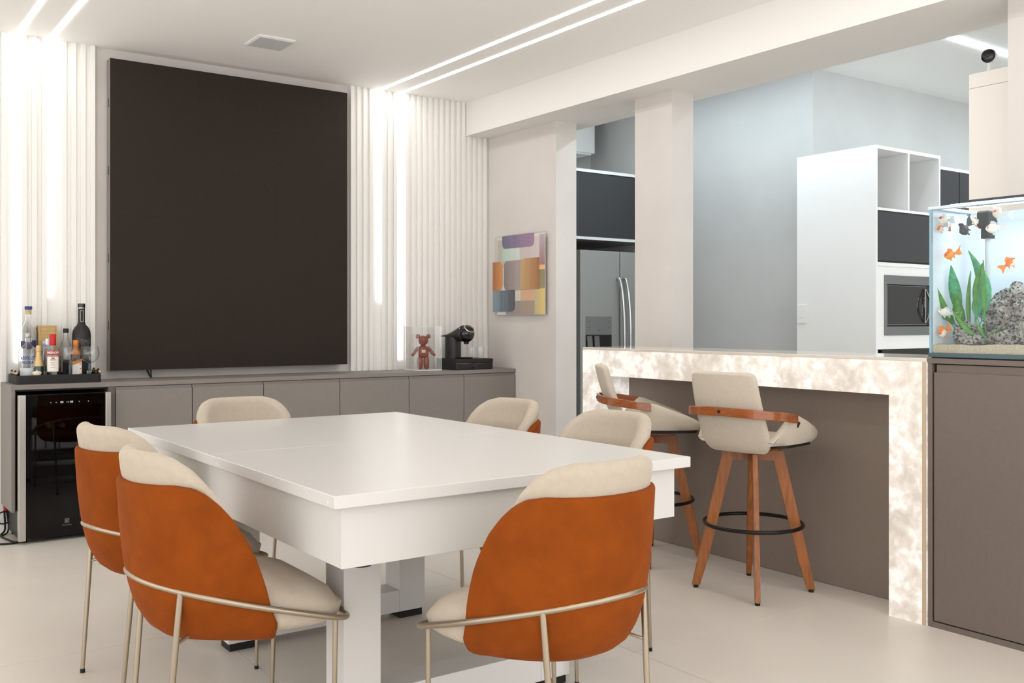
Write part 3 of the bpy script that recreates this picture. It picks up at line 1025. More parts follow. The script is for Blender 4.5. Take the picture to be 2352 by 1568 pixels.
# bridging cabinet above the fridge
t = thing('fridge_surround', 'white cabinet with dark flap door built over the refrigerator', 'cabinet', (5.2, 6.6, 1.88))
KY = 6.20
bm = bmesh.new()
bx(bm, 4.45, 5.915, KY, 7.025, 2.431, 2.456)
bx(bm, 4.45, 5.915, KY, 7.025, 1.879, 1.902)
bx(bm, 4.45, 4.47, KY, 7.025, 1.902, 2.431)
bx(bm, 5.895, 5.915, KY, 7.025, 1.902, 2.431)
bx(bm, 4.47, 5.895, KY+0.3, KY+0.32, 1.902, 2.431)
obj('body', bm, M_WHITEB, t, world=True)
bm = box(4.474, 5.891, KY+0.004, KY+0.024, 1.905, 2.424)
obj('flap_door', bm, M_DARKGL, t, world=True)
obj('side_panel', box(5.905, 5.918, KY, 7.025, 0.0, 1.878), M_WHITEB, t, world=True)

# air conditioner on the kitchen back wall
t = thing('air_conditioner', 'white wall unit high in the kitchen corner above the fridge', 'air conditioner', (5.3, 6.92, 2.7))
obj('body', box(4.9, 5.778, 6.80, 7.03, 2.722, 3.02, 0.006), M_WHITEB, t, world=True)
obj('lower_lip', box(4.9, 5.745, 6.815, 7.03, 2.708, 2.7215), M_WHITEB, t, world=True)

# oven tower
t = thing('oven_tower', 'tall white kitchen cabinet tower with open cubbies and microwave', 'cabinet', (6.1, 4.2, 0))
OX0, OX1, OY0, OY1, OZ = 5.738, 6.498, 3.894, 4.533, 2.3745
obj('side_panel', box(OX0, OX0+0.018, OY0, OY1, 0.0, OZ), M_WHITEB, t, world=True)
obj('side_panel', box(OX1-0.018, OX1, OY0, OY1, 0.0, OZ), M_WHITEB, t, world=True)
for za, zc in ((2.352, OZ), (1.945, 1.963), (1.575, 1.600), (0.02, 0.06)):
    obj('shelf', box(OX0+0.0185, OX1-0.0185, OY0, OY1, za, zc), M_WHITEB, t, world=True)
obj('divider', box(6.103, 6.121, OY0, OY1-0.012, 1.9635, 2.3515), M_WHITEB, t, world=True)
obj('back_board', box(OX0+0.0185, OX1-0.0185, OY1-0.012, OY1, 0.06, 2.3515), M_WHITEB, t, world=True)
fd = obj('flap_door', box(OX0+0.0185, OX1-0.0185, OY0+0.003, OY0+0.021, 1.603, 1.9435), M_BLACKM, t, world=True)
obj('door_glass', box(OX0+0.0235, OX1-0.0235, OY0+0.0005, OY0+0.003, 1.612, 1.937), M_DARKGL, fd, world=True)
bm = bmesh.new()
bx(bm, OX0+0.0185, 5.834, OY0+0.003, OY0+0.021, 1.02, 1.574)
bx(bm, 6.406, OX1-0.0185, OY0+0.003, OY0+0.021, 1.02, 1.574)
bx(bm, 5.834, 6.406, OY0+0.003, OY0+0.021, 1.516, 1.574)
bx(bm, 5.834, 6.406, OY0+0.003, OY0+0.021, 1.02, 1.112)
obj('front_panel', bm, M_WHITEB, t, world=True)
bm = bmesh.new()
bx(bm, 5.80, 6.45, OY0-0.004, OY0+0.022, 0.42, 1.015, 0.002, 1)
obj('oven', bm, M_BLACKG, t, world=True)
bm = box(OX0+0.0185, OX1-0.0185, OY0+0.003, OY0+0.021, 0.06, 0.418)
obj('drawer', bm, M_WHITEB, t, world=True)

t = thing('microwave', 'built-in steel microwave with a bow handle in the white tower', 'microwave', (6.12, 4.1, 1.11))
bm = bmesh.new()
MX0, MX1 = 5.835, 6.405
bx(bm, MX0, MX1, OY0-0.006, OY0+0.002, 1.455, 1.515)
bx(bm, MX0, MX1, OY0-0.006, OY0+0.002, 1.113, 1.172)
bx(bm, MX0, 5.853, OY0-0.006, OY0+0.002, 1.172, 1.455)
bx(bm, 6.39, MX1, OY0-0.006, OY0+0.002, 1.172, 1.455)
obj('trim_frame', bm, M_STEEL, t, world=True)
obj('body', box(5.83, 6.40, OY0+0.0225, 4.35, 1.115, 1.512), M_BLACKM, t, world=True)
dd = obj('door', box(5.858, 6.322, OY0-0.004, OY0+0.0025, 1.180, 1.449, 0.001, 1), M_STEEL, t, world=True)
obj('door_window', box(5.863, 6.318, OY0-0.0055, OY0-0.004, 1.185, 1.4445), mat('microwave_glass', (44, 42, 40), 0.12, coat=0.3), dd, world=True)
obj('control_panel', box(6.324, 6.388, OY0-0.004, OY0+0.0025, 1.180, 1.449), M_BLACKG, t, world=True)
bm = bmesh.new()
pa = []
for k in range(17):
    s = k/16
    z = 1.196+s*0.235
    o_ = math.sin(PI*s)
    pa.append((o_*0.045, z))
for sg in (-1, 1):
    prev = None
    for o_, z in pa:
        ring_ = [bm.verts.new((6.286+sg*(o_+d)*0.62, OY0-0.0075-(o_)*0.45-e, z)) for d, e in ((-0.004, 0), (0.014, 0), (0.014, 0.010), (-0.004, 0.010))]
        if prev:
            for i in range(4):
                bm.faces.new((prev[i], prev[(i+1) % 4], ring_[(i+1) % 4], ring_[i]))
        prev = ring_
obj('handle', bm, M_CHROME, dd, world=True, smooth=50)

t = thing('switch_plate', 'small white switch plate on the side of the tall kitchen tower', 'switch', (OX0, 4.488, 1.259))
obj('plate', box(OX0-0.007, OX0-0.0002, 4.449, 4.527, 1.194, 1.324, 0.002), M_WHITEB, t, world=True)
obj('rocker', box(OX0-0.0095, OX0-0.0072, 4.474, 4.502, 1.232, 1.286, 0.001), M_WHITEB, t, world=True)

# dark glass wall cabinets right of the tower
for k, (xa, xb, lb) in enumerate(((6.50, 7.27, 'dark glass kitchen wall cabinet right beside the white tower'), (7.275, 8.1, 'dark glass kitchen wall cabinet partly behind the white pantry'))):
    t = thing('wall_cabinet', lb, 'cabinet', ((xa+xb)/2, 4.36, 1.6), 0, 'dark glass kitchen wall cabinets')
    bm = box(xa, xb, 4.222, 4.533, 1.6, 2.365)
    obj('body', bm, M_WHITEB, t, world=True)
    obj('top', box(xa, xb, 4.20, 4.533, 2.3655, 2.388), M_WHITEB, t, world=True)
    obj('door', box(xa+0.002, xb-0.002, 4.20, 4.2215, 1.602, 2.362), M_DARKGL, t, world=True)

# pantry and security camera
t = thing('pantry_cabinet', 'tall white cabinet behind the fish tank carrying the security camera', 'cabinet', (4.9, 2.3, 0))
obj('body', box(4.492, 5.1, 2.24, 2.5365, 0.0, 2.3735), mat('pantry_white', (238, 233, 226), 0.45), t, world=True)
for za, zc in ((0.02, 2.3045), (2.306, 2.3735)):
    obj('front', box(4.474, 4.491, 2.24, 2.5365, za, zc, 0.001, 1), mat('pantry_white', (238, 233, 226), 0.45), t, world=True)
ct = thing('security_camera', 'small white security camera with round black face on the tall cabinet', 'camera', (4.52, 2.462, 2.3737), R(-84))
bm = lathe(bmesh.new(), [(0.022, 0), (0.022, 0.004), (0.012, 0.01), (0.009, 0.03), (0.011, 0.045)], n=20)
obj('stand', bm, M_WHITEB, ct, smooth=50)
# head: axis along local -x facing the room
prof = [(0.0, 0.032), (0.018, 0.030), (0.030, 0.018), (0.034, 0.0), (0.0335, -0.012)]
bm = lathe(bmesh.new(), [(r, z) for r, z in prof[::-1]], n=24)
for v in bm.verts:
    v.co = (v.co.x, v.co.z, v.co.y+0.078)
obj('head', bm, M_WHITEB, ct, smooth=60)
bm = lathe(bmesh.new(), [(0.0328, -0.010), (0.032, -0.017), (0.028, -0.021), (0.0, -0.023)], n=24)
for v in bm.verts:
    v.co = (v.co.x, v.co.z, v.co.y+0.078)
fc = obj('face', bm, M_BLACKG, ct, smooth=60)
bm = lathe(bmesh.new(), [(0.0105, -0.0245), (0.0085, -0.026), (0.007, -0.0235), (0.0, -0.0235)], n=18)
for v in bm.verts:
    v.co = (v.co.x, v.co.z, v.co.y+0.078)
obj('lens', bm, mat('lens_ring', (60, 60, 62), 0.2, metal=0.6), fc, smooth=40)

# ------------------------------------------------------------------ wall art
t = thing('wall_art', 'abstract layered acrylic artwork of rounded colour blocks on the wall end', 'artwork', (XW, 5.83, 1.545))
obj('spacer', box(XW-0.020, XW-0.0002, 5.60, 6.05, 1.36, 1.74), clear_mat('acrylic', (0.97, 0.97, 0.96)), t, world=True)
obj('acrylic_sheet', box(XW-0.026, XW-0.0205, 5.505, 6.145, 1.253, 1.845, 0.001, 1), clear_mat('acrylic', (0.97, 0.97, 0.96)), t, world=True)
def art_mat(nm, c0, c1, ax='y'):
    m = bpy.data.materials.new(nm)
    m.use_nodes = True
    nt = m.node_tree
    b = nt.nodes['Principled BSDF']
    b.inputs['Roughness'].default_value = 0.25
    tc = nt.nodes.new('ShaderNodeTexCoord')
    sx = nt.nodes.new('ShaderNodeSeparateXYZ')
    nt.links.new(tc.outputs['Generated'], sx.inputs[0])
    mp = nt.nodes.new('ShaderNodeMapping'); mp.inputs['Scale'].default_value = (1, 26, 1.2)
    nt.links.new(tc.outputs['Object'], mp.inputs['Vector'])
    nz = nt.nodes.new('ShaderNodeTexNoise'); nz.inputs['Scale'].default_value = 1.0; nz.inputs['Detail'].default_value = 3
    nt.links.new(mp.outputs[0], nz.inputs['Vector'])
    ma = nt.nodes.new('ShaderNodeMath'); ma.operation = 'MULTIPLY_ADD'; ma.inputs[1].default_value = 0.9
    sb = nt.nodes.new('ShaderNodeMath'); sb.operation = 'SUBTRACT'; sb.inputs[1].default_value = 0.45
    nt.links.new(sx.outputs['Y' if ax == 'y' else 'Z'], sb.inputs[0])
    nt.links.new(nz.outputs['Fac'], ma.inputs[0]); nt.links.new(sb.outputs[0], ma.inputs[2])
    mx = nt.nodes.new('ShaderNodeMix'); mx.data_type = 'RGBA'
    pale = lambda c: tuple(v+(205-v)*0.22 for v in c)
    mx.inputs[6].default_value = (*lin(pale(c0)), 1); mx.inputs[7].default_value = (*lin(pale(c1)), 1)
    nt.links.new(ma.outputs[0], mx.inputs[0])
    nt.links.new(mx.outputs[2], b.inputs['Base Color'])
    return m
def ay(v):   # art crop column -> wall coordinate (leftmost = furthest)
    return 6.158-(v-200)/(955-200)*(6.158-5.502)
def az(v, u):
    top = 1.842; bot = 1.253
    t_ = 272+(225-272)*(u-200)/755.0
    b_ = 1396-4*(u-200)/755.0
    return top-(v-t_)/(b_-t_)*(top-bot)
AR = [  # u0,u1,v0,v1 (in the detail view), corners rounded, depth layer, colours at near and far edge, axis
    (270, 870, 300, 700, (0, 0, 0, 0), 1, (206, 190, 190), (176, 168, 150), 'y'),
    (345, 600, 440, 620, (0, 0, 0, 0), 2, (206, 214, 208), (168, 196, 176), 'y'),
    (870, 945, 260, 690, (0, 0, 0, 0), 1, (150, 96, 92), (176, 160, 168), 'z'),
    (870, 945, 690, 755, (0, 0, 0, 0), 1, (236, 178, 96), (236, 178, 96), 'y'),
    (870, 945, 755, 1020, (0, 0, 0, 0), 1, (140, 120, 70), (120, 108, 70), 'z'),
    (800, 945, 1020, 1385, (0, 0, 0, 0), 1, (232, 194, 92), (190, 170, 120), 'y'),
    (610, 800, 1030, 1190, (0, 0, 0, 0), 1, (216, 156, 116), (206, 160, 120), 'y'),
    (530, 610, 1035, 1190, (0, 0, 0, 0), 1, (206, 198, 184), (206, 198, 184), 'y'),
    (400, 805, 1190, 1385, (0, 0, 0, 0), 2, (160, 132, 100), (120, 122, 130), 'y'),
    (345, 800, 250, 435, (1, 1, 0, 0), 3, (150, 104, 140), (66, 76, 108), 'y'),
    (200, 345, 630, 1040, (0, 1, 1, 0), 3, (212, 122, 44), (150, 78, 40), 'y'),
    (370, 625, 615, 1040, (1, 0, 0, 1), 3, (160, 142, 138), (112, 98, 98), 'y'),
    (615, 870, 590, 1030, (0, 0, 0, 1), 4, (150, 76, 30), (194, 150, 90), 'y'),
    (203, 530, 1040, 1345, (0, 1, 0, 0), 3, (38, 42, 50), (110, 130, 150), 'y'),
]
AR.insert(0, (262, 950, 262, 1390, (0, 0, 0, 0), 0, (222, 216, 208), (212, 204, 196), 'y'))
for u0, u1, v0, v1, cor, ly, c0, c1, axx in AR:
    y1, y0_ = ay(u0), ay(u1)
    uc = (u0+u1)/2
    z1, z0_ = az(v0, uc), az(v1, uc)
    r_ = 0.042
    # polygon order (y0,z0),(y1,z0),(y1,z1),(y0,z1): near-bottom, far-bottom, far-top, near-top
    # given corners are far-bottom, near-bottom, near-top, far-top
    cc = (cor[1], cor[0], cor[3], cor[2])
    poly = rrect(y0_, y1, z0_, z1, r_, 5, cc)
    xa = XW-0.027-0.0012*ly
    bm = prism(bmesh.new(), poly, 'x', xa-0.001, xa)
    obj('colour_block', bm, art_mat('art_%d_%d' % (u0, v0), c0, c1, axx), t, world=True)

# ------------------------------------------------------------------ things on the worktop: tray and bottles
Z0 = ZT+0.010
t = thing('serving_tray', 'black rectangular serving tray with gold handles under the bottles', 'tray', (1.14, 6.06, ZT))
tx0, tx1, ty0, ty1 = 0.921, 1.362, 5.955, 6.245
bm = bmesh.new()
prism(bm, rrect(tx0, tx1, ty0, ty1, 0.02), 'z', ZT+0.0005, Z0-0.001)
obj('base', bm, M_BLACKM, t, world=True)
outer = rrect(tx0, tx1, ty0, ty1, 0.02); inner = rrect(tx0+0.007, tx1-0.007, ty0+0.007, ty1-0.007, 0.014)
bm = bmesh.new()
zt_ = ZT+0.049
n = len(outer)
A = [bm.verts.new((x, y, Z0-0.001)) for x, y in outer]; B = [bm.verts.new((x, y, zt_)) for x, y in outer]
C = [bm.verts.new((x, y, zt_)) for x, y in inner]; D = [bm.verts.new((x, y, Z0-0.001)) for x, y in inner]
for k in range(n):
    j = (k+1) % n
    for P_, Q_ in ((A, B), (B, C), (C, D), (D, A)):
        bm.faces.new((P_[k], P_[j], Q_[j], Q_[k]))
obj('rim', bm, M_BLACKM, t, world=True, smooth=40)
for sx, xx in ((-1, tx0+0.0035), (1, tx1-0.0035)):
    bm = bmesh.new()
    for yy in (6.02, 6.13):
        ps = [(xx, yy+0.022*math.cos(PI*k/10), zt_+0.024*math.sin(PI*k/10)) for k in range(11)]
        tube(bm, [(xx, yy+0.022, zt_-0.02)]+ps+[(xx, yy-0.022, zt_-0.02)], 0.0042, 8)
    h = obj('handle_loop', bm, M_BLACKM, t, world=True, smooth=60)
    bm = tube(bmesh.new(), [(xx, 5.985, zt_+0.012), (xx, 6.165, zt_+0.012)], 0.0065, 10)
    obj('handle_bar', bm, M_GOLD, h, world=True, smooth=60)

def bottle(name, lb, cat, x, y, prof, m, n=28, squash=1.0):
    t = thing(name, lb, cat, (x, y, Z0), 0, 'bottles on the tray')
    if m is M_GLASS:      # hollow, thin walled
        prof = prof+[(r-0.0014, z) for r, z in prof[::-1][:-1]]
        prof[-1] = (prof[-1][0], 0.006)
        prof = prof+[(0.0005, 0.006)]
    obj('glass', lathe(bmesh.new(), prof, n=n, squash=squash), m, t, smooth=50)
    return t
def pz(z):
    return z-Z0
M_BLUE = mat('print_blue', (40, 62, 128), 0.5)
M_CORK = mat('cork', (196, 172, 128), 0.8, var=0.15, vscale=200)
M_PAPER = mat('paper_label', (228, 224, 214), 0.7)
M_REDP = mat('print_red', (176, 28, 34), 0.45)
M_GREYP = mat('print_grey', (90, 90, 92), 0.6)
FACE = math.atan2(-0.985, -0.17)      # labels face the camera side

# tall clear bottle with the blue stopper
b = bottle('bottle', 'tallest clear glass bottle with blue stopper at the back left of the tray', 'bottle', 1.018, 6.184,
           [(0.040, 0.0), (0.050, 0.004), (0.052, 0.012), (0.052, pz(1.125)), (0.050, pz(1.145)), (0.040, pz(1.168)), (0.026, pz(1.185)), (0.018, pz(1.205)), (0.0155, pz(1.25)), (0.017, pz(1.272))], M_GLASS)
st = obj('stopper', lathe(bmesh.new(), [(0.0168, pz(1.2725)), (0.020, pz(1.274)), (0.020, pz(1.288)), (0.018, pz(1.292))], n=24), mat('blue_cap', (44, 60, 124), 0.4), b, smooth=50)
obj('cork', lathe(bmesh.new(), [(0.0158, pz(1.246)), (0.0173, pz(1.2722))], n=20), M_CORK, b, smooth=50)
for q, hz in ((-0.55, 1.075), (0.1, 1.07), (0.62, 1.08)):
    obj('label_dot', label_patch(0, 0, 0.0525, pz(hz-0.022), pz(hz+0.018), 0.26, FACE+q, 8), mat('dot_navy', (60, 62, 100), 0.5), b)

# vodka bottle with blue lettering
b = bottle('bottle', 'clear round-shouldered vodka bottle with blue lettering at the front left', 'bottle', 0.9985, 6.082,
           [(0.036, 0.0), (0.046, 0.003), (0.048, 0.010), (0.048, pz(1.02)), (0.045, pz(1.042)), (0.033, pz(1.062)), (0.019, pz(1.075)), (0.0145, pz(1.085)), (0.0140, pz(1.112))], M_GLASS)
obj('cap', lathe(bmesh.new(), [(0.0165, pz(1.112)), (0.0178, pz(1.114)), (0.0178, pz(1.138)), (0.0165, pz(1.1395))], n=24), mat('silver_cap', (176, 178, 180), 0.35, metal=0.7), b, smooth=50)
obj('lettering', text_round('ABSOLUT', 0.026, 0, 0, pz(1.0), 0.0486, FACE, width=0.078, bold=0.0007), M_BLUE, b)
obj('lettering', text_round('VODKA', 0.026, 0, 0, pz(0.975), 0.0486, FACE, width=0.062, bold=0.0007), M_BLUE, b)
obj('label', label_patch(0, 0, 0.0484, pz(0.890), pz(0.945), 0.95, FACE), mat('frosted_label', (206, 214, 214), 0.6), b)

# gold gift carton
t = thing('bottle_carton', 'gold cardboard bottle carton at the back of the tray', 'box', (1.105, 6.165, Z0))
obj('carton', box(1.062, 1.162, 6.132, 6.196, Z0, 1.182), mat('gold_card', (186, 158, 104), 0.5, var=0.08, vscale=60), t, world=True)
bm = bmesh.new()
for za, zc in ((1.150, 1.152), (1.172, 1.174), (1.128, 1.1295)):
    bx(bm, 1.070, 1.154, 6.1312, 6.1319, za, zc)
for xa in (1.070, 1.151):
    bx(bm, xa, xa+0.003, 6.1312, 6.1319, 1.128, 1.174)
obj('printed_frame', bm, mat('print_brown', (160, 128, 78), 0.6), t, world=True)

# pale lilac carton
t = thing('bottle_carton', 'pale lilac carton lettered De behind the red-capped bottle', 'box', (1.105, 6.105, Z0))
obj('carton', box(1.078, 1.130, 6.088, 6.122, Z0, 1.094), mat('lilac_card', (206, 204, 214), 0.6), t, world=True)
obj('lettering', text_front('De', 0.022, 1.089, 6.0875, 1.068), mat('print_plum', (66, 50, 84), 0.6), t, world=True)

# small vodka bottle behind
b = bottle('bottle', 'small clear vodka bottle with white cap behind the red-capped one', 'bottle', 1.0945, 6.045,
           [(0.022, 0), (0.0255, 0.004), (0.0255, pz(1.015)), (0.021, pz(1.038)), (0.011, pz(1.055)), (0.010, pz(1.075))], M_GLASS, 22)
obj('cap', lathe(bmesh.new(), [(0.0115, pz(1.075)), (0.0118, pz(1.107))], n=18), M_WHITEB, b, smooth=50)
obj('lettering', text_round('AB', 0.020, 0, 0, pz(0.985), 0.0259, FACE-0.35, width=0.024), M_BLUE, b)
obj('label', label_patch(0, 0, 0.0258, pz(0.895), pz(0.925), 0.9, FACE), M_PAPER, b)

# red-capped vodka bottle
b = bottle('bottle', 'clear vodka bottle with red cap and red-and-white label', 'bottle', 1.112, 5.995,
           [(0.030, 0), (0.036, 0.003), (0.039, 0.010), (0.039, pz(1.03)), (0.036, pz(1.045)), (0.022, pz(1.060)), (0.0155, pz(1.070)), (0.0145, pz(1.078))], M_GLASS)
obj('cap', lathe(bmesh.new(), [(0.0168, pz(1.070)), (0.0175, pz(1.072)), (0.0175, pz(1.132)), (0.016, pz(1.1337))], n=24), mat('red_cap', (188, 22, 28), 0.35), b, smooth=50)
obj('label', label_patch(0, 0, 0.0394, pz(1.018), pz(1.041), 1.05, FACE), M_REDP, b)
obj('lettering', text_round('SMIRNOFF', 0.021, 0, 0, pz(1.0295), 0.0398, FACE, width=0.068, bold=0.0004), M_PAPER, b)
lw = obj('label', label_patch(0, 0, 0.0394, pz(0.925), pz(1.008), 0.80, FACE), M_PAPER, b)
obj('lettering', text_round('No21', 0.010, 0, 0, pz(0.975), 0.0398, FACE), M_REDP, b)
obj('lettering', text_round('VODKA', 0.007, 0, 0, pz(0.962), 0.0398, FACE), M_GREYP, b)
for hw, za, zc in ((0.36, 0.988, 0.992), (0.30, 0.948, 0.9495)):
    obj('label_ribbon', label_patch(0, 0, 0.0397, pz(za), pz(zc), hw, FACE), M_REDP, b)
obj('label_crown', label_patch(0, 0, 0.0397, pz(0.996), pz(1.004), 0.20, FACE), mat('print_gold', (150, 110, 50), 0.5), b)

# sparkling wine mini
b = bottle('bottle', 'small dark green sparkling wine bottle with gold foil neck', 'bottle', 1.046, 6.030,
           [(0.021, 0), (0.0255, 0.003), (0.026, pz(0.925)), (0.025, pz(0.955)), (0.0205, pz(0.978))], mat('green_glass', (20, 44, 22), 0.08, coat=0.5), 24)
obj('foil', lathe(bmesh.new(), [(0.0275, pz(0.955)), (0.0235, pz(0.975)), (0.0158, pz(1.01)), (0.0145, pz(1.035)), (0.0162, pz(1.0365)), (0.0165, pz(1.048)), (0.0145, pz(1.050)), (0.0155, pz(1.058)), (0.0125, pz(1.070)), (0.0, pz(1.0715))], n=24), mat('gold_foil', (206, 178, 126), 0.45, metal=0.35), b, smooth=50)

# clear bottle with black cap
b = bottle('bottle', 'clear bottle with black cap and dark label in the middle of the tray', 'bottle', 1.207, 6.135,
           [(0.026, 0), (0.031, 0.004), (0.0315, pz(1.045)), (0.029, pz(1.065)), (0.018, pz(1.092)), (0.0125, pz(1.11)), (0.012, pz(1.14))], M_GLASS, 24)
obj('cap', lathe(bmesh.new(), [(0.0148, pz(1.139)), (0.0152, pz(1.141)), (0.0152, pz(1.163)), (0.014, pz(1.1645))], n=20), M_BLACKM, b, smooth=50)
obj('label', label_patch(0, 0, 0.0319, pz(0.885), pz(0.985), 1.0, FACE+0.45), mat('dark_label', (34, 26, 24), 0.6), b)

# big matte black bottle
b = bottle('bottle', 'large matte black bottle with white branch drawing at the back right', 'bottle', 1.292, 6.135,
           [(0.040, 0), (0.049, 0.003), (0.0508, 0.012), (0.0508, pz(1.125)), (0.048, pz(1.148)), (0.038, pz(1.170)), (0.024, pz(1.185)), (0.0195, pz(1.200)), (0.019, pz(1.285))], mat('matte_black_glass', (26, 25, 24), 0.45), 32)
obj('stopper', lathe(bmesh.new(), [(0.0205, pz(1.2855)), (0.0205, pz(1.3085)), (0.019, pz(1.3095))], n=24), mat('dark_chrome', (60, 60, 60), 0.15, metal=0.9), b, smooth=40)
obj('collar', lathe(bmesh.new(), [(0.0198, pz(1.279)), (0.0205, pz(1.280)), (0.0205, pz(1.2852))], n=24), M_CHROME, b, smooth=40)
def patch_frame(r, z0, z1, half, th, a0):
    bm = bmesh.new()
    for k in range(4):
        if k == 0: seg = (a0-half, a0+half, z0, z0+th)
        elif k == 1: seg = (a0-half, a0+half, z1-th, z1)
        elif k == 2: seg = (a0-half, a0-half+th/r, z0, z1)
        else: seg = (a0+half-th/r, a0+half, z0, z1)
        aa, ab, za, zc = seg
        m_ = 6
        for i in range(m_):
            p, q = aa+(ab-aa)*i/m_, aa+(ab-aa)*(i+1)/m_
            bm.faces.new([bm.verts.new((r*math.cos(a_), r*math.sin(a_), z_)) for a_, z_ in ((p, za), (q, za), (q, zc), (p, zc))])
    return bm
obj('neck_plaque', patch_frame(0.0197, pz(1.205), pz(1.268), 0.50, 0.0018, FACE+0.1), M_PAPER, b)
r2 = random.Random(3)
bm = bmesh.new()
def branch(a, z, da, dz, L, w, depth):
    a2, z2 = a+da*L/0.0512, z+dz*L
    nx, nz = -dz, da
    q = [(a+nx*w/0.0512, z+nz*w), (a-nx*w/0.0512, z-nz*w), (a2-nx*w*0.6/0.0512, z2-nz*w*0.6), (a2+nx*w*0.6/0.0512, z2+nz*w*0.6)]
    bm.faces.new([bm.verts.new((0.0512*math.cos(p), 0.0512*math.sin(p), s)) for p, s in q])
    if depth > 0:
        for sgn in (-1, 1):
            th = math.atan2(dz, da)+sgn*(0.35+0.3*r2.random())
            branch(a2, z2, math.cos(th), math.sin(th), L*(0.62+0.2*r2.random()), w*0.8, depth-1)
for q in range(7):
    a = FACE-0.75+0.25*q
    branch(a, pz(1.052+0.014*r2.random()), 0.5*(q-3)/3, 0.87, 0.018, 0.0006, 4)
obj('branch_drawing', bm, mat('print_silver', (150, 148, 142), 0.5), b)

# orange liqueur bottle (square)
t = thing('bottle', 'square dark bottle with orange cap and orange-banded white label', 'bottle', (1.242, 6.045, Z0), 0, 'bottles on the tray')
bm = bmesh.new()
prism(bm, rrect(-0.027, 0.027, -0.027, 0.027, 0.008), 'z', 0, pz(1.015))
obj('glass', bm, mat('amber_glass', (60, 30, 16), 0.1, coat=0.4), t, smooth=40)
obj('neck', lathe(bmesh.new(), [(0.026, pz(1.0152)), (0.018, pz(1.035)), (0.0125, pz(1.05))], n=22), mat('orange_glass', (196, 110, 40), 0.2), t, smooth=50)
obj('cap', lathe(bmesh.new(), [(0.0138, pz(1.0505)), (0.0138, pz(1.058)), (0.0155, pz(1.060)), (0.0158, pz(1.0965)), (0.0145, pz(1.098))], n=22), mat('orange_cap', (206, 128, 52), 0.4, metal=0.3), t, smooth=50)
obj('label', box(-0.024, 0.0265, -0.0278, -0.0272, pz(0.885), pz(0.972)), M_PAPER, t)
lb_ = prism(bmesh.new(), [(-0.024, pz(0.955)), (0.0265, pz(0.972)), (0.0265, pz(0.992)), (-0.024, pz(0.975))], 'y', -0.0284, -0.0279)
obj('label_band', lb_, mat('print_orange', (224, 142, 44), 0.5), t)
obj('lettering', text_front('ONTHERU', 0.0175, 0.001, -0.0287, pz(0.9735), width=0.047, slant=0.34), M_GREYP, t)
bm = bmesh.new()
for k in range(4):
    a, z = ((0.018, 0.962), (0.02, 0.935), (0.021, 0.905), (-0.01, 0.90))[k]
    bm.faces.new([bm.verts.new((a+0.004*math.cos(2*PI*i/8), -0.0283, pz(z)+0.004*math.sin(2*PI*i/8))) for i in range(8)])
obj('label_fruit', bm, mat('print_fruit', (214, 84, 40), 0.5), t)

# low cream jar and a loose cork
t = thing('jar', 'low round cream jar with a knob lid in front of the small green bottle', 'jar', (1.0285, 5.9865, Z0))
M_JAR = mat('cream_ceramic', (226, 216, 192), 0.5)
obj('pot', lathe(bmesh.new(), [(0.018, 0), (0.0195, 0.003), (0.0195, 0.045)], n=24), M_JAR, t, smooth=40)
obj('lid', lathe(bmesh.new(), [(0.0235, 0.0452), (0.0235, 0.054), (0.019, 0.059), (0.004, 0.061), (0.0035, 0.066), (0.0, 0.0665)], n=24), M_JAR, t, smooth=40)
t = thing('cork', 'loose wine cork lying at the right end of the tray', 'cork', (1.312, 6.04, Z0))
bm = tube(bmesh.new(), [(-0.011, 0, 0.0115), (0.011, 0, 0.0115)], [0.0112, 0.0115], 14)
for v in bm.verts:
    v.co.z += 0.031
obj('cork_body', bm, M_CORK, t, smooth=50)
bm = tube(bmesh.new(), [(-0.016, 0, 0.0155), (0.016, 0, 0.0155)], [0.0152, 0.0155], 14)
obj('capsule', bm, M_BLACKM, t, smooth=50)

# gin goblets
M_CLEARG = clear_mat('thin_glass', (0.985, 0.99, 0.99), 0.0, edge=1.45)
def goblet(x, y, lb):
    t = thing('wine_goblet', lb, 'glass', (x, y, Z0), 0, 'stemmed goblets on the tray')
    prof = [(0.007, pz(0.965)), (0.022, pz(0.9705)), (0.040, pz(0.983)), (0.050, pz(1.003)), (0.053, pz(1.024)), (0.049, pz(1.048)), (0.0445, pz(1.062))]
    inn = [(r-0.0013, z+0.001) for r, z in prof[::-1]]
    inn[0] = (prof[-1][0]-0.0013, prof[-1][1])
    inn[-1] = (0.0004, prof[0][1]+0.004)
    bm = lathe(bmesh.new(), prof+inn, n=36)
    obj('bowl', bm, M_CLEARG, t, smooth=50)
    bm = lathe(bmesh.new(), [(0.006, 0.004), (0.0062, pz(0.93)), (0.0085, pz(0.945)), (0.0068, pz(0.9648))], n=18)
    obj('stem', bm, mat('blue_stem', (150, 186, 214), 0.05, trans=0.9), t, smooth=60)
    obj('foot', lathe(bmesh.new(), [(0.035, 0.0), (0.035, 0.002), (0.006, 0.0045)], n=28), M_CLEARG, t, smooth=50)
goblet(1.202, 5.992, 'clear balloon goblet with blue stem, left of the two on the tray')
goblet(1.308, 6.005, 'clear balloon goblet with blue stem, right of the two on the tray')

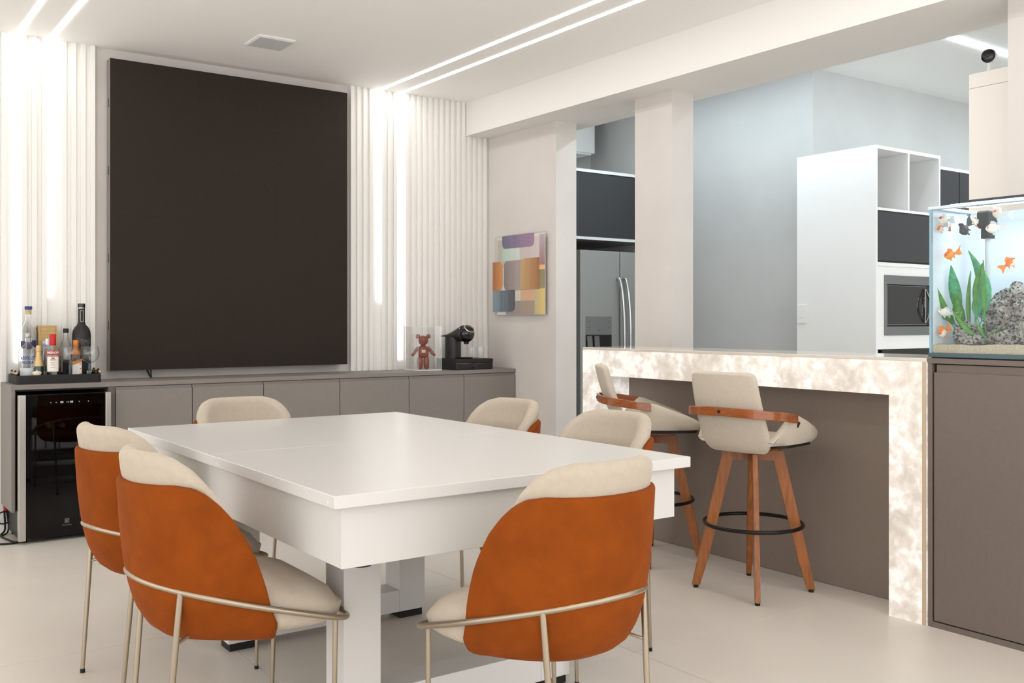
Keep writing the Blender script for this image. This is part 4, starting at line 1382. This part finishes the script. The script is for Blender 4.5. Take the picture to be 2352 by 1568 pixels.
# ------------------------------------------------------------------ toy in acrylic case, coffee corner
cx0, cx1, cy0, cy1 = 3.468, 3.660, 5.985, 6.185
t = thing('display_case', 'clear acrylic display case around the amber toy bear', 'case', (3.564, 6.085, ZT))
M_AC = clear_mat('acrylic_case', (0.985, 0.985, 0.98))
M_ACE = mat('acrylic_edge', (240, 240, 238), 0.2)
zc1 = 1.172
for nm, a in (('pane', (cx0, cx1, cy0, cy0+0.003)), ('pane', (cx0, cx1, cy1-0.003, cy1)), ('pane', (cx0, cx0+0.003, cy0+0.003, cy1-0.003)), ('pane', (cx1-0.003, cx1, cy0+0.003, cy1-0.003))):
    obj(nm, box(*a, ZT+0.008, zc1-0.003), M_AC, t, world=True)
obj('lid', box(cx0, cx1, cy0, cy1, zc1-0.003, zc1), M_AC, t, world=True)
obj('base', box(cx0, cx1, cy0, cy1, ZT, ZT+0.0075, 0.001, 1), mat('acrylic_base', (232, 230, 226), 0.15), t, world=True)
bm = bmesh.new()
for xx in (cx0, cx1-0.0018):
    for yy in (cy0, cy1-0.0018):
        bx(bm, xx, xx+0.0018, yy, yy+0.0018, ZT+0.008, zc1)
for yy in (cy0, cy1-0.0015):
    bx(bm, cx0, cx1, yy, yy+0.0015, zc1-0.002, zc1)
for xx in (cx0, cx1-0.0015):
    bx(bm, xx, xx+0.0015, cy0, cy1, zc1-0.002, zc1)
obj('polished_edge', bm, M_ACE, t, world=True)

BZ = ZT+0.0078
t = thing('toy_bear', 'translucent amber toy bear figurine with round ears in the acrylic case', 'figurine', (3.566, 6.085, BZ), R(-26))
M_AMB = mat('amber_resin', (168, 92, 76), 0.08, trans=0.5, ior=1.3, coat=0.5)
def blob(name, parts, parent, m=M_AMB, sub=2):
    bm = bmesh.new()
    for (cx, cy, cz, rx, ry, rz) in parts:
        bmesh.ops.create_icosphere(bm, subdivisions=3, radius=1.0, matrix=Matrix.Translation((cx, cy, cz)) @ Matrix.Diagonal((rx, ry, rz, 1)))
    return obj(name, bm, m, parent, smooth=179)
blob('head', [(0, 0, 0.204, 0.036, 0.032, 0.036)], t)
blob('muzzle', [(0, -0.030, 0.195, 0.014, 0.012, 0.011)], t)
for s in (-1, 1):
    blob('ear', [(s*0.037, 0.002, 0.234, 0.0165, 0.008, 0.0165)], t)
    blob('eye', [(s*0.013, -0.0315, 0.208, 0.003, 0.002, 0.003)], t, mat('toy_dark', (50, 20, 18), 0.2))
    bm = tube(bmesh.new(), cpath([(s*0.030, 0, 0.155), (s*0.05, -0.002, 0.135), (s*0.067, -0.010, 0.112), (s*0.076, -0.016, 0.104)], 5), [0.012]*6+[0.0115]*5+[0.0105]*5, 12)
    obj('arm', bm, M_AMB, t, smooth=179)
    blob('paw', [(s*0.077, -0.017, 0.103, 0.012, 0.012, 0.0115)], t)
    bm = lathe(bmesh.new(), [(0.018, 0.012), (0.020, 0.03), (0.021, 0.06), (0.019, 0.085), (0.012, 0.094), (0.0, 0.097)], s*0.022, -0.002, 18)
    obj('leg', bm, M_AMB, t, smooth=60)
    blob('foot', [(s*0.023, -0.012, 0.0125, 0.020, 0.027, 0.0125)], t)
bm = lathe(bmesh.new(), [(0.0, 0.080), (0.030, 0.084), (0.040, 0.105), (0.038, 0.135), (0.030, 0.160), (0.018, 0.170), (0.0, 0.172)], n=24, squash=0.78)
obj('torso', bm, M_AMB, t, smooth=179)
bm = box(-0.012, 0.014, -0.0335, -0.0295, 0.118, 0.138, 0.001, 1)
obj('chest_badge', bm, mat('toy_badge', (226, 190, 178), 0.15), t)

# capsule drawer
kx0, kx1, ky0, ky1, kz1 = 3.745, 4.068, 5.935, 6.20, ZT+0.078
t = thing('capsule_drawer', 'flat black coffee capsule drawer under the coffee machine', 'box', (3.9, 6.07, ZT))
obj('shell', box(kx0, kx1, ky0+0.012, ky1, ZT+0.0005, kz1, 0.002, 1), M_BLACKM, t, world=True)
obj('drawer_front', box(kx0+0.003, kx1-0.003, ky0, ky0+0.0115, ZT+0.003, ZT+0.050, 0.001, 1), mat('drawer_black', (30, 28, 27), 0.45), t, world=True)
obj('top_front', box(kx0, kx1, ky0, ky0+0.0115, ZT+0.0515, kz1, 0.001, 1), M_BLACKM, t, world=True)
bm = bmesh.new()
for half in (0, 1):
    for i in range(12):
        for j in range(4):
            x = kx0+0.016+half*0.178+i*0.0108+(j % 2)*0.0054
            z = ZT+0.010+j*0.0095
            bm.faces.new([bm.verts.new((x+dx*0.0038, ky0-0.0006, z+dz*0.0038)) for dx, dz in ((-1, 0), (0, -1), (1, 0), (0, 1))])
obj('perforation', bm, M_DGAP, t, world=True)['kind'] = 'stuff'
cols = [(200, 100, 30), (70, 150, 60), (190, 40, 60)]
for k, c in enumerate(cols):
    obj('colour_line', box(kx0+0.004+k*0.045, kx0+0.047+k*0.045, ky0-0.0006, ky0-0.0001, ZT+0.0465, ZT+0.0485), mat('line_%d' % k, c, 0.5), t, world=True)
bm = bmesh.new()
for k in range(6):
    bx(bm, kx0+0.18+k*0.0115, kx0+0.183+k*0.0115, ky0-0.0006, ky0-0.0001, ZT+0.042, ZT+0.0445)
for k in range(5):
    bx(bm, kx0+0.06+k*0.0115, kx0+0.063+k*0.0115, ky0-0.0006, ky0-0.0001, ZT+0.042, ZT+0.0445)
obj('colour_dot', bm, mat('dot_gold', (210, 150, 80), 0.5), t, world=True)
obj('finger_slot', box(kx0+0.133, kx0+0.156, ky0-0.0006, ky0-0.0001, ZT+0.008, ZT+0.020), M_DGAP, t, world=True)

# coffee machine: faces roughly +x-y
MZ = kz1+0.0005
t = thing('coffee_machine', 'black capsule coffee machine with round head and silver ring', 'coffee machine', (3.852, 6.075, MZ), R(30))
M_CM = mat('machine_plastic', (38, 35, 33), 0.38)
bm = bmesh.new()
prism(bm, rrect(-0.055, 0.055, -0.010, 0.088, 0.03), 'z', 0.0, 0.160)
obj('body', bm, M_CM, t, smooth=40)
bm = bmesh.new()
# neck: from the tank lid at the back, rising to the head
prev = None
for y, z, rx, rz in ((0.128, 0.163, 0.030, 0.005), (0.10, 0.165, 0.040, 0.008), (0.07, 0.166, 0.046, 0.014), (0.035, 0.168, 0.054, 0.030), (0.0, 0.172, 0.060, 0.048), (-0.03, 0.180, 0.064, 0.058), (-0.05, 0.183, 0.063, 0.060)):
    rg = [bm.verts.new((rx*math.cos(2*PI*k/24), y, z+rz*math.sin(2*PI*k/24))) for k in range(24)]
    if prev:
        for k in range(24):
            bm.faces.new((prev[k], prev[(k+1) % 24], rg[(k+1) % 24], rg[k]))
    else:
        bm.faces.new(rg)
    prev = rg
bm.faces.new(prev[::-1])
obj('neck', bm, M_CM, t, smooth=179)
blob('head', [(0, -0.070, 0.180, 0.063, 0.060, 0.063)], t, M_BLACKG)
dirv = Vector((-0.26, -0.62, 0.74)).normalized()
qr = dirv.to_track_quat('Z', 'Y').to_matrix().to_4x4()
def oriented(bm, c):
    bmesh.ops.transform(bm, matrix=Matrix.Translation(c) @ qr, verts=bm.verts)
    return bm
hc = Vector((0, -0.070, 0.180))
bm = oriented(lathe(bmesh.new(), [(0.036, 0.046), (0.040, 0.050), (0.038, 0.0535), (0.034, 0.0535), (0.033, 0.050)], n=28, cap=False), hc)
obj('silver_ring', bm, M_CHROME, t, smooth=50)
bm = oriented(lathe(bmesh.new(), [(0.0345, 0.050), (0.033, 0.0525), (0.0, 0.054)], n=28), hc)
dp = obj('dial', bm, M_BLACKG, t, smooth=50)
bm = bmesh.new()
for a, b_ in ((-0.016, 0.008), (-0.014, -0.010), (0.016, 0.0)):
    lathe(bm, [(0.0045, 0.0545), (0.004, 0.0555), (0.0, 0.0557)], a, b_, 12)
obj('button', oriented(bm, hc), mat('button_grey', (170, 170, 168), 0.3), dp, smooth=50)
bm = box(-0.004, 0.004, -0.030, 0.030, 0.0542, 0.0558, 0.0005, 1)
obj('lever', oriented(bm, hc), mat('lever_grey', (100, 98, 96), 0.3), dp)
bm = bmesh.new()
tube(bm, [(-0.048, -0.035-0.02*math.sin(PI*k/8), 0.145+0.08*k/8) for k in range(9)], 0.0022, 6)
obj('chrome_line', bm, M_CHROME, t, smooth=60)
obj('drip_tray', lathe(bmesh.new(), [(0.048, 0.0), (0.052, 0.008), (0.048, 0.010)], 0.0, -0.065, 28), M_BLACKM, t, smooth=40)
obj('nozzle', lathe(bmesh.new(), [(0.016, 0.105), (0.020, 0.122)], 0.0, -0.070, 18), M_BLACKM, t, smooth=40)
for k, (x, y, lb) in enumerate(((3.935, 6.01, 'clear glass coffee cup, left of the two beside the coffee machine'), (3.997, 5.995, 'clear glass coffee cup, right of the two beside the coffee machine'))):
    t = thing('coffee_cup', lb, 'cup', (x, y, MZ), 0, 'glass cups on the capsule drawer')
    prof = [(0.020, 0), (0.024, 0.003), (0.030, 0.025), (0.0335, 0.05), (0.034, 0.082)]
    inn = [(r-0.002, z if z > 0.01 else 0.006) for r, z in prof[::-1]]
    obj('cup_body', lathe(bmesh.new(), prof+inn[:-1]+[(0.0004, 0.006)], n=26), M_CLEARG, t, smooth=50)
    pts = [(0.033+0.016*math.sin(PI*s/8), 0, 0.025+0.045*s/8) for s in range(9)]
    obj('handle', tube(bmesh.new(), pts, 0.003, 8), M_CLEARG, t, smooth=60)

# ------------------------------------------------------------------ aquarium
AX0, AX1, AYA, AYB = 3.618, 4.05, 1.10, 2.205
AZ0, AZ1 = 1.070, 1.645
t = thing('aquarium', 'rectangular glass fish tank with white back on the brown cabinet', 'aquarium', (3.83, 1.65, 1.0585))
M_TANK = clear_mat('tank_glass', (0.975, 0.99, 0.985), edge=1.28)
M_TEDGE = mat('tank_edge', (140, 176, 192), 0.12, spec=0.6)
M_FILM_REFL = mat('white_film_and_reflection', (226, 236, 246), 0.6)
obj('mat', box(AX0-0.0, AX1, AYA, AYB, 1.0583, 1.0625), M_BLACKM, t, world=True)
obj('bottom_pane', box(AX0-0.006, AX1+0.01, AYA, AYB+0.012, 1.0628, 1.0795, 0.001, 1), mat('bottom_glass', (52, 80, 88), 0.12, spec=0.6), t, world=True)
obj('front_pane', box(AX0, AX0+0.008, AYA, AYB, 1.0795, AZ1), M_TANK, t, world=True)
obj('back_pane', box(AX1-0.006, AX1, AYA, AYB, 1.0795, AZ1), M_FILM_REFL, t, world=True)
ep = obj('side_pane', box(AX0+0.008, AX1-0.006, AYB-0.001, AYB+0.009, 1.0795, AZ1), M_FILM_REFL, t, world=True)  # white film stands in for the tank interior mirrored in this end pane
obj('side_pane', box(AX0+0.008, AX1-0.006, AYA, AYA+0.01, 1.0795, AZ1), M_TANK, t, world=True)
obj('corner_edge', box(AX0-0.0005, AX0+0.0085, AYB+0.0005, AYB+0.010, 1.0795, AZ1), M_TEDGE, t, world=True)
obj('rim', box(AX0-0.004, AX0+0.03, AYA, AYB+0.016, AZ1, AZ1+0.012, 0.002, 1), mat('rim_glass', (214, 230, 236), 0.1, spec=0.6, emit=(214, 230, 240), estr=0.0), t, world=True)
obj('rim', box(AX0+0.03, AX1, AYB-0.02, AYB+0.016, AZ1, AZ1+0.012, 0.002, 1), mat('rim_glass'), t, world=True)
obj('water', box(AX0+0.0085, AX1-0.0065, AYA+0.0105, AYB-0.0015, 1.615, 1.6155), clear_mat('water_surface', (0.94, 0.98, 1.0), 0.02, edge=1.33), t, world=True)
# LED hood bar
t = thing('aquarium_light', 'slim black LED bar glowing over the fish tank', 'light', (3.80, 1.6, AZ1+0.012))
obj('bar', box(3.74, 3.90, AYA+0.06, 2.125, AZ1+0.030, AZ1+0.040, 0.002, 1), mat('light_body', (70, 74, 82), 0.3, metal=0.6), t, world=True)
bm = bmesh.new()
for k in range(24):
    yy = AYA+0.09+k*0.0425
    bx(bm, 3.742, 3.898, yy, yy+0.034, AZ1+0.026, AZ1+0.0298)
obj('led_row', bm, emit_mat('aquarium_led', (0.90, 0.96, 1.0), 5.0), t, world=True)
bm = bmesh.new()
for yy in (AYA+0.08, 2.09):
    bx(bm, 3.745, 3.75, yy, yy+0.01, AZ1+0.0125, AZ1+0.030)
    bx(bm, 3.885, 3.89, yy, yy+0.01, AZ1+0.0125, AZ1+0.030)
obj('bracket', bm, mat('clear_plastic', (220, 228, 232), 0.2), t, world=True)

# sand bed
bm = bmesh.new()
nx_, ny_ = 12, 40
top = []
sx0, sx1, sy0, sy1 = AX0+0.009, AX1-0.0068, AYA+0.011, AYB-0.0017
for i in range(nx_+1):
    row = []
    for j in range(ny_+1):
        x = sx0+(sx1-sx0)*i/nx_; y = sy0+(sy1-sy0)*j/ny_
        z = 1.112+0.010*noise.noise((x*12, y*12, 0))+0.006*i/nx_
        row.append(bm.verts.new((x, y, z)))
    top.append(row)
for i in range(nx_):
    for j in range(ny_):
        bm.faces.new((top[i][j], top[i+1][j], top[i+1][j+1], top[i][j+1]))
edge = [top[0][j] for j in range(ny_+1)]
low = [bm.verts.new((v.co.x, v.co.y, 1.080)) for v in edge]
for j in range(ny_):
    bm.faces.new((edge[j], edge[j+1], low[j+1], low[j]))
s = obj('sand_bed', bm, mat('aquarium_sand', (196, 184, 164), 0.9, var=0.3, vscale=500, bump=0.8, bscale=600, detail=2))
tag(s, 'pale sand covering the bottom of the fish tank', 'sand')
s['kind'] = 'stuff'

def rock_mat():
    m = bpy.data.materials.new('pitted_rock')
    m.use_nodes = True
    nt = m.node_tree
    b = nt.nodes['Principled BSDF']
    b.inputs['Roughness'].default_value = 0.95
    tc = nt.nodes.new('ShaderNodeTexCoord')
    vo = nt.nodes.new('ShaderNodeTexNoise'); vo.inputs['Scale'].default_value = 95; vo.inputs['Detail'].default_value = 2
    nt.links.new(tc.outputs['Object'], vo.inputs['Vector'])
    cr = nt.nodes.new('ShaderNodeValToRGB')
    cr.color_ramp.elements[0].position = 0.40; cr.color_ramp.elements[0].color = (*lin((48, 44, 40)), 1)
    cr.color_ramp.elements[1].position = 0.50; cr.color_ramp.elements[1].color = (*lin((172, 170, 166)), 1)
    nt.links.new(vo.outputs['Fac'], cr.inputs['Fac'])
    n2 = nt.nodes.new('ShaderNodeTexNoise'); n2.inputs['Scale'].default_value = 14; n2.inputs['Detail'].default_value = 3
    nt.links.new(tc.outputs['Object'], n2.inputs['Vector'])
    mx = nt.nodes.new('ShaderNodeMix'); mx.data_type = 'RGBA'; mx.blend_type = 'MULTIPLY'
    c2 = nt.nodes.new('ShaderNodeValToRGB')
    c2.color_ramp.elements[0].position = 0.35; c2.color_ramp.elements[0].color = (0.42, 0.34, 0.27, 1)
    c2.color_ramp.elements[1].position = 0.6; c2.color_ramp.elements[1].color = (1, 1, 1, 1)
    nt.links.new(n2.outputs['Fac'], c2.inputs['Fac'])
    mx.inputs[0].default_value = 0.8
    nt.links.new(cr.outputs['Color'], mx.inputs[6]); nt.links.new(c2.outputs['Color'], mx.inputs[7])
    nt.links.new(mx.outputs[2], b.inputs['Base Color'])
    bp = nt.nodes.new('ShaderNodeBump'); bp.inputs['Strength'].default_value = 0.8; bp.inputs['Distance'].default_value = 0.004
    nt.links.new(vo.outputs['Fac'], bp.inputs['Height']); nt.links.new(bp.outputs['Normal'], b.inputs['Normal'])
    return m
M_ROCK = rock_mat()
def rock(name, lb, c, rad, seed, amp=0.22):
    t = bmesh.new()
    bmesh.ops.create_icosphere(t, subdivisions=6, radius=1.0)
    for v in t.verts:
        p = v.co.copy()
        f_ = 1+amp*noise.fractal(p*1.6+Vector((seed, 0, 0)), 1.0, 2.0, 4)
        pit = noise.noise(p*6.0+Vector((0, seed, 0)))
        f_ -= 0.10*max(0, pit-0.12)/0.5
        f_ -= 0.085*min(1, max(0, noise.noise(p*13+Vector((0, 0, seed)))-0.05)*3.2)
        f_ -= 0.045*min(1, max(0, noise.noise(p*24+Vector((seed, 0, seed)))-0.08)*3.5)
        v.co = Vector((c[0]+p.x*rad[0]*f_, c[1]+p.y*rad[1]*f_, c[2]+p.z*rad[2]*f_))
    o = obj(name, t, M_ROCK, smooth=179)
    tag(o, lb, 'rock', 'rocks in the fish tank')
    return o
rock('rock', 'largest pitted grey rock rising in the middle of the fish tank', (3.880, 1.965, 1.215), (0.112, 0.155, 0.128), 1.3)
rock('rock', 'small pitted rock at the left of the tank, below the plant leaves', (3.735, 2.122, 1.150), (0.050, 0.056, 0.050), 4.1)
rock('rock', 'flat small rock at the tank front beside the plant root', (3.695, 2.072, 1.128), (0.035, 0.052, 0.024), 7.7)
rock('rock', 'brownish low rock under the biggest rock at the tank front', (3.712, 1.955, 1.140), (0.045, 0.085, 0.036), 9.2)
rock('rock', 'pale whitish rock at the right edge of the photo in the tank', (3.70, 1.838, 1.180), (0.05, 0.062, 0.082), 12.5)

M_LEAF = mat('leaf_green', (70, 132, 40), 0.45, var=0.3, vscale=40)
M_LEAFD = mat('leaf_teal', (64, 150, 104), 0.45, var=0.35, vscale=50)
def leaf(parent, base, tip, width, bend, m, stem=0.35, tw=0.0):
    base = Vector(base); tip = Vector(tip); bend = Vector(bend)
    bm = bmesh.new()
    nseg = 12
    L = []
    for k in range(nseg+1):
        s = k/nseg
        p = base.lerp(tip, s)+bend*4*s*(1-s)
        L.append(p)
    axis = (tip-base).normalized()
    side0 = Vector((0.35, -1, 0.0)).normalized()
    side0 = (side0-axis*side0.dot(axis)).normalized()
    side0 = Matrix.Rotation(tw, 3, axis) @ side0
    nrm = axis.cross(side0)
    rows = []
    for k, p in enumerate(L):
        s = k/nseg
        if s < stem:
            w = 0.0016
        else:
            q = (s-stem)/(1-stem)
            w = 0.0016+width*(math.sin(PI*min(1, q**0.8)) if q < 1 else 0)*0.5
        rows.append([bm.verts.new(p+side0*w*a+nrm*(abs(a)*w*0.25)) for a in (-1, 0, 1)])
    for a, b in zip(rows, rows[1:]):
        for i in range(2):
            bm.faces.new((a[i], a[i+1], b[i+1], b[i]))
    o = obj('leaf', bm, m, parent, smooth=179)
    solidify(o, 0.0012, 0)
    return o
# left plant, rooted behind the small rock
p1 = thing('water_plant', 'broad-leaved green water plant at the left of the fish tank', 'plant', (3.735, 2.125, 1.112))
P1 = [((0, 0, 0), (-0.085, 0.083, 0.235), 0.030, (0.0, 0.02, 0.0), M_LEAF, 0.35, 0.1),
      ((0, 0, 0), (-0.03, 0.050, 0.315), 0.042, (0.0, 0.008, 0.01), M_LEAFD, 0.35, 0.2),
      ((0.01, -0.01, 0), (0.0, -0.005, 0.372), 0.050, (0.01, -0.055, 0.0), M_LEAFD, 0.30, -0.2),
      ((0.0, -0.01, 0), (-0.03, 0.032, 0.205), 0.038, (0.0, 0.01, 0.01), M_LEAF, 0.25, 0.3),
      ((0.0, -0.02, 0), (-0.005, -0.018, 0.29), 0.016, (0.0, 0.012, 0.0), M_LEAF, 0.2, 0.6),
      ((0.0, -0.01, 0.0), (-0.05, 0.002, 0.075), 0.030, (0.0, 0.02, 0.085), M_LEAF, 0.3, 0.0),
      ((0.0, 0.0, 0.0), (-0.09, 0.085, 0.11), 0.040, (0.01, 0.02, 0.06), M_LEAFD, 0.3, 0.4),
      ((0.0, -0.02, 0.0), (0.0, -0.072, 0.19), 0.030, (0.0, 0.0, 0.05), M_LEAFD, 0.3, 0.0)]
for a, b_, w, bd, m, st, tw in P1:
    leaf(p1, a, b_, w, bd, m, st, tw)
p2 = thing('water_plant', 'slender upright green water plant before the biggest rock', 'plant', (3.690, 2.020, 1.122))
P2 = [((0, 0, 0), (-0.015, 0.006, 0.318), 0.015, (0.0, 0.004, 0.0), M_LEAF, 0.3, 0.5),
      ((0, 0, 0), (-0.012, 0.012, 0.305), 0.020, (0.0, 0.036, 0.0), M_LEAF, 0.45, 0.2),
      ((0, 0, 0), (-0.005, -0.082, 0.050), 0.026, (0.0, 0.0, 0.016), M_LEAF, 0.12, 0.9),
      ((0, 0, 0), (-0.02, 0.13, 0.13), 0.022, (0.0, 0.0, -0.02), M_LEAF, 0.3, 0.7),
      ((0, 0, 0), (0.0, 0.032, 0.20), 0.022, (0.0, 0.03, 0.0), M_LEAFD, 0.55, 0.2),
      ((0, 0, 0), (-0.01, 0.035, 0.07), 0.012, (0.0, 0.0, 0.01), M_LEAF, 0.2, 0.6)]
for a, b_, w, bd, m, st, tw in P2:
    leaf(p2, a, b_, w, bd, m, st, tw)
p3 = thing('water_plant', 'wide blue-green leaf of a plant at the right edge of the tank', 'plant', (3.86, 1.76, 1.115))
leaf(p3, (0, 0, 0.12), (0.0, 0.13, 0.345), 0.055, (0.0, 0.0, 0.0), M_LEAFD, 0.1, 0.2)
leaf(p3, (0, 0, 0), (-0.06, 0.05, 0.13), 0.020, (0.0, 0.0, 0.03), M_LEAF, 0.3, 0.2)

# filter in the tank
t = thing('aquarium_filter', 'black filter head with clear intake tube hanging in the tank', 'filter', (3.86, 2.085, 1.45))
obj('head', box(3.80, 3.87, 2.072, 2.125, 1.575, 1.645, 0.008), M_BLACKM, t, world=True)
bm = lathe(bmesh.new(), [(0.011, 1.27), (0.011, 1.5745)], 3.84, 2.098, 16)
obj('intake_tube', bm, mat('tube_grey', (196, 204, 208), 0.2), t, world=True, smooth=60)
bm = bmesh.new()
prism(bm, rrect(3.815, 3.865, 2.078, 2.118, 0.012), 'z', 1.535, 1.5745)
obj('nozzle', bm, M_BLACKM, t, world=True)

# fish
def fish_mat(nm, c0, c1, thr=0.5, sc=28.0):
    m = bpy.data.materials.new(nm)
    m.use_nodes = True
    nt = m.node_tree
    b = nt.nodes['Principled BSDF']
    b.inputs['Roughness'].default_value = 0.3
    tc = nt.nodes.new('ShaderNodeTexCoord')
    n1 = nt.nodes.new('ShaderNodeTexNoise'); n1.inputs['Scale'].default_value = sc; n1.inputs['Detail'].default_value = 2
    nt.links.new(tc.outputs['Object'], n1.inputs['Vector'])
    cr = nt.nodes.new('ShaderNodeValToRGB')
    cr.color_ramp.elements[0].position = thr-0.04; cr.color_ramp.elements[1].position = thr+0.04
    cr.color_ramp.elements[0].color = (*lin(c0), 1); cr.color_ramp.elements[1].color = (*lin(c1), 1)
    nt.links.new(n1.outputs['Fac'], cr.inputs['Fac'])
    nt.links.new(cr.outputs['Color'], b.inputs['Base Color'])
    return m
FW = fish_mat('fish_white_red', (226, 70, 30), (226, 222, 212), 0.45)
FO = fish_mat('fish_orange', (226, 110, 24), (236, 150, 60), 0.5)
FM = fish_mat('fish_mixed', (226, 112, 30), (232, 222, 206), 0.52)
FK = fish_mat('fish_koi', (222, 86, 36), (224, 224, 218), 0.40)
FB = fish_mat('fish_black', (22, 22, 28), (40, 40, 48), 0.5)
M_FINW = clear_mat('fin_white', (0.86, 0.88, 0.9), 0.4)
M_FINW = mat('fin_pale', (228, 232, 236), 0.5, trans=0.3)
M_FINO = mat('fin_orange', (228, 130, 44), 0.5)
def fish(lb, pos, yaw, pitch, L, H, m, fm, tailL=0.5, tail_drop=0.0, slim=0.34):
    """nose towards local -x; thin along local y"""
    t = thing('goldfish', lb, 'fish', pos, yaw, 'fish in the tank')
    t.rotation_euler = (0, pitch, yaw)
    bm = bmesh.new()
    prev = None
    n = 14
    prof = [(-0.5, 0.04), (-0.46, 0.30), (-0.36, 0.62), (-0.2, 0.93), (-0.02, 1.0), (0.16, 0.82), (0.32, 0.50), (0.44, 0.26), (0.5, 0.20)]
    for u, h in prof:
        rg = [bm.verts.new((u*L, 0.5*H*h*slim*1.9*math.cos(2*PI*k/n)*0.55, 0.5*H*h*math.sin(2*PI*k/n)-0.06*H*h)) for k in range(n)]
        if prev:
            for k in range(n):
                bm.faces.new((prev[k], prev[(k+1) % n], rg[(k+1) % n], rg[k]))
        else:
            bm.faces.new(rg)
        prev = rg
    bm.faces.new(prev[::-1])
    bo = obj('body', bm, m, t, smooth=179)
    # tail: forked fan
    bm = bmesh.new()
    T = tailL*L
    pts = [(0.46*L, 0.10*H), (0.5*L+0.55*T, 0.42*H), (0.5*L+T, 0.62*H-tail_drop*H), (0.5*L+0.72*T, 0.05*H-tail_drop*H), (0.5*L+T*0.92, -0.5*H-tail_drop*H), (0.5*L+0.5*T, -0.36*H), (0.46*L, -0.14*H)]
    prism(bm, pts, 'y', -0.0006, 0.0006)
    obj('tail_fin', bm, fm, t)
    bm = bmesh.new()
    prism(bm, [(-0.16*L, 0.40*H), (-0.06*L, 0.72*H), (0.10*L, 0.68*H), (0.30*L, 0.46*H), (0.28*L, 0.22*H)], 'y', -0.0006, 0.0006)
    obj('dorsal_fin', bm, fm, t)
    bm = bmesh.new()
    prism(bm, [(-0.12*L, -0.44*H), (-0.02*L, -0.78*H), (0.08*L, -0.70*H), (0.04*L, -0.46*H)], 'y', -0.0006, 0.0006)
    prism(bm, [(0.22*L, -0.34*H), (0.34*L, -0.62*H), (0.38*L, -0.50*H), (0.34*L, -0.24*H)], 'y', -0.0006, 0.0006)
    obj('belly_fin', bm, fm, t)
    bm = bmesh.new()
    for s_ in (-1, 1):
        bmesh.ops.create_icosphere(bm, subdivisions=2, radius=0.06*H, matrix=Matrix.Translation((-0.38*L, s_*0.16*H, 0.06*H)))
    obj('eye', bm, M_BLACKG, bo, smooth=179)
    return t
VW = R(-57)       # broadside to the room
HX = R(-57)
# local -x should point to the left of the photo: left = (-cos, +sin) of the view
def broadside(dev=0.0):
    return R(-35.5+dev)
fish('white goldfish with orange-red head, topmost at the left corner of the tank', (3.655, 2.178, 1.607), broadside(10), R(4), 0.044, 0.034, FW, M_FINW, 0.75, -0.2)
fish('small orange and white goldfish below the topmost one at the tank corner', (3.648, 2.186, 1.573), broadside(25), R(-30), 0.034, 0.030, FM, M_FINW, 0.9, 0.6)
fish('narrow orange and white fish seen nearly head-on beside the corner fish', (3.668, 2.158, 1.572), broadside(60), R(-50), 0.036, 0.026, FM, M_FINW, 0.7, 0.4)
fish('black goldfish with ragged fins hanging under the filter', (3.70, 2.118, 1.566), broadside(10), R(-48), 0.046, 0.044, FB, FB, 0.7, 0.2)
fish('pale goldfish pointing upward right of the filter', (3.70, 2.072, 1.592), broadside(30), R(66), 0.042, 0.030, FM, M_FINW, 0.8, 0.2)
fish('white goldfish with red cap near the water surface', (3.70, 1.982, 1.617), broadside(6), R(6), 0.048, 0.036, FW, M_FINW, 1.0, 0.1)
fish('white goldfish with red back edge under the red-capped fish', (3.70, 2.002, 1.563), broadside(-4), R(-8), 0.056, 0.038, FK, M_FINW, 0.6, 0.3)
fish('bright orange goldfish swimming alone in the middle left of the tank', (3.665, 2.157, 1.468), broadside(4), R(-14), 0.050, 0.034, FO, M_FINO, 0.55, -0.2)
fish('yellow-orange goldfish tilted upward at the right of the tank', (3.70, 1.935, 1.428), broadside(176), R(38), 0.048, 0.034, FM, M_FINO, 0.55, 0.1)
fish('slim white fish with orange back streak above the small rock', (3.662, 2.173, 1.240), broadside(6), R(14), 0.064, 0.030, FK, M_FINW, 0.5, 0.2)
fish('orange goldfish with white flank low at the left of the tank', (3.652, 2.178, 1.162), broadside(10), R(-28), 0.044, 0.038, FM, M_FINO, 0.45, -0.1)
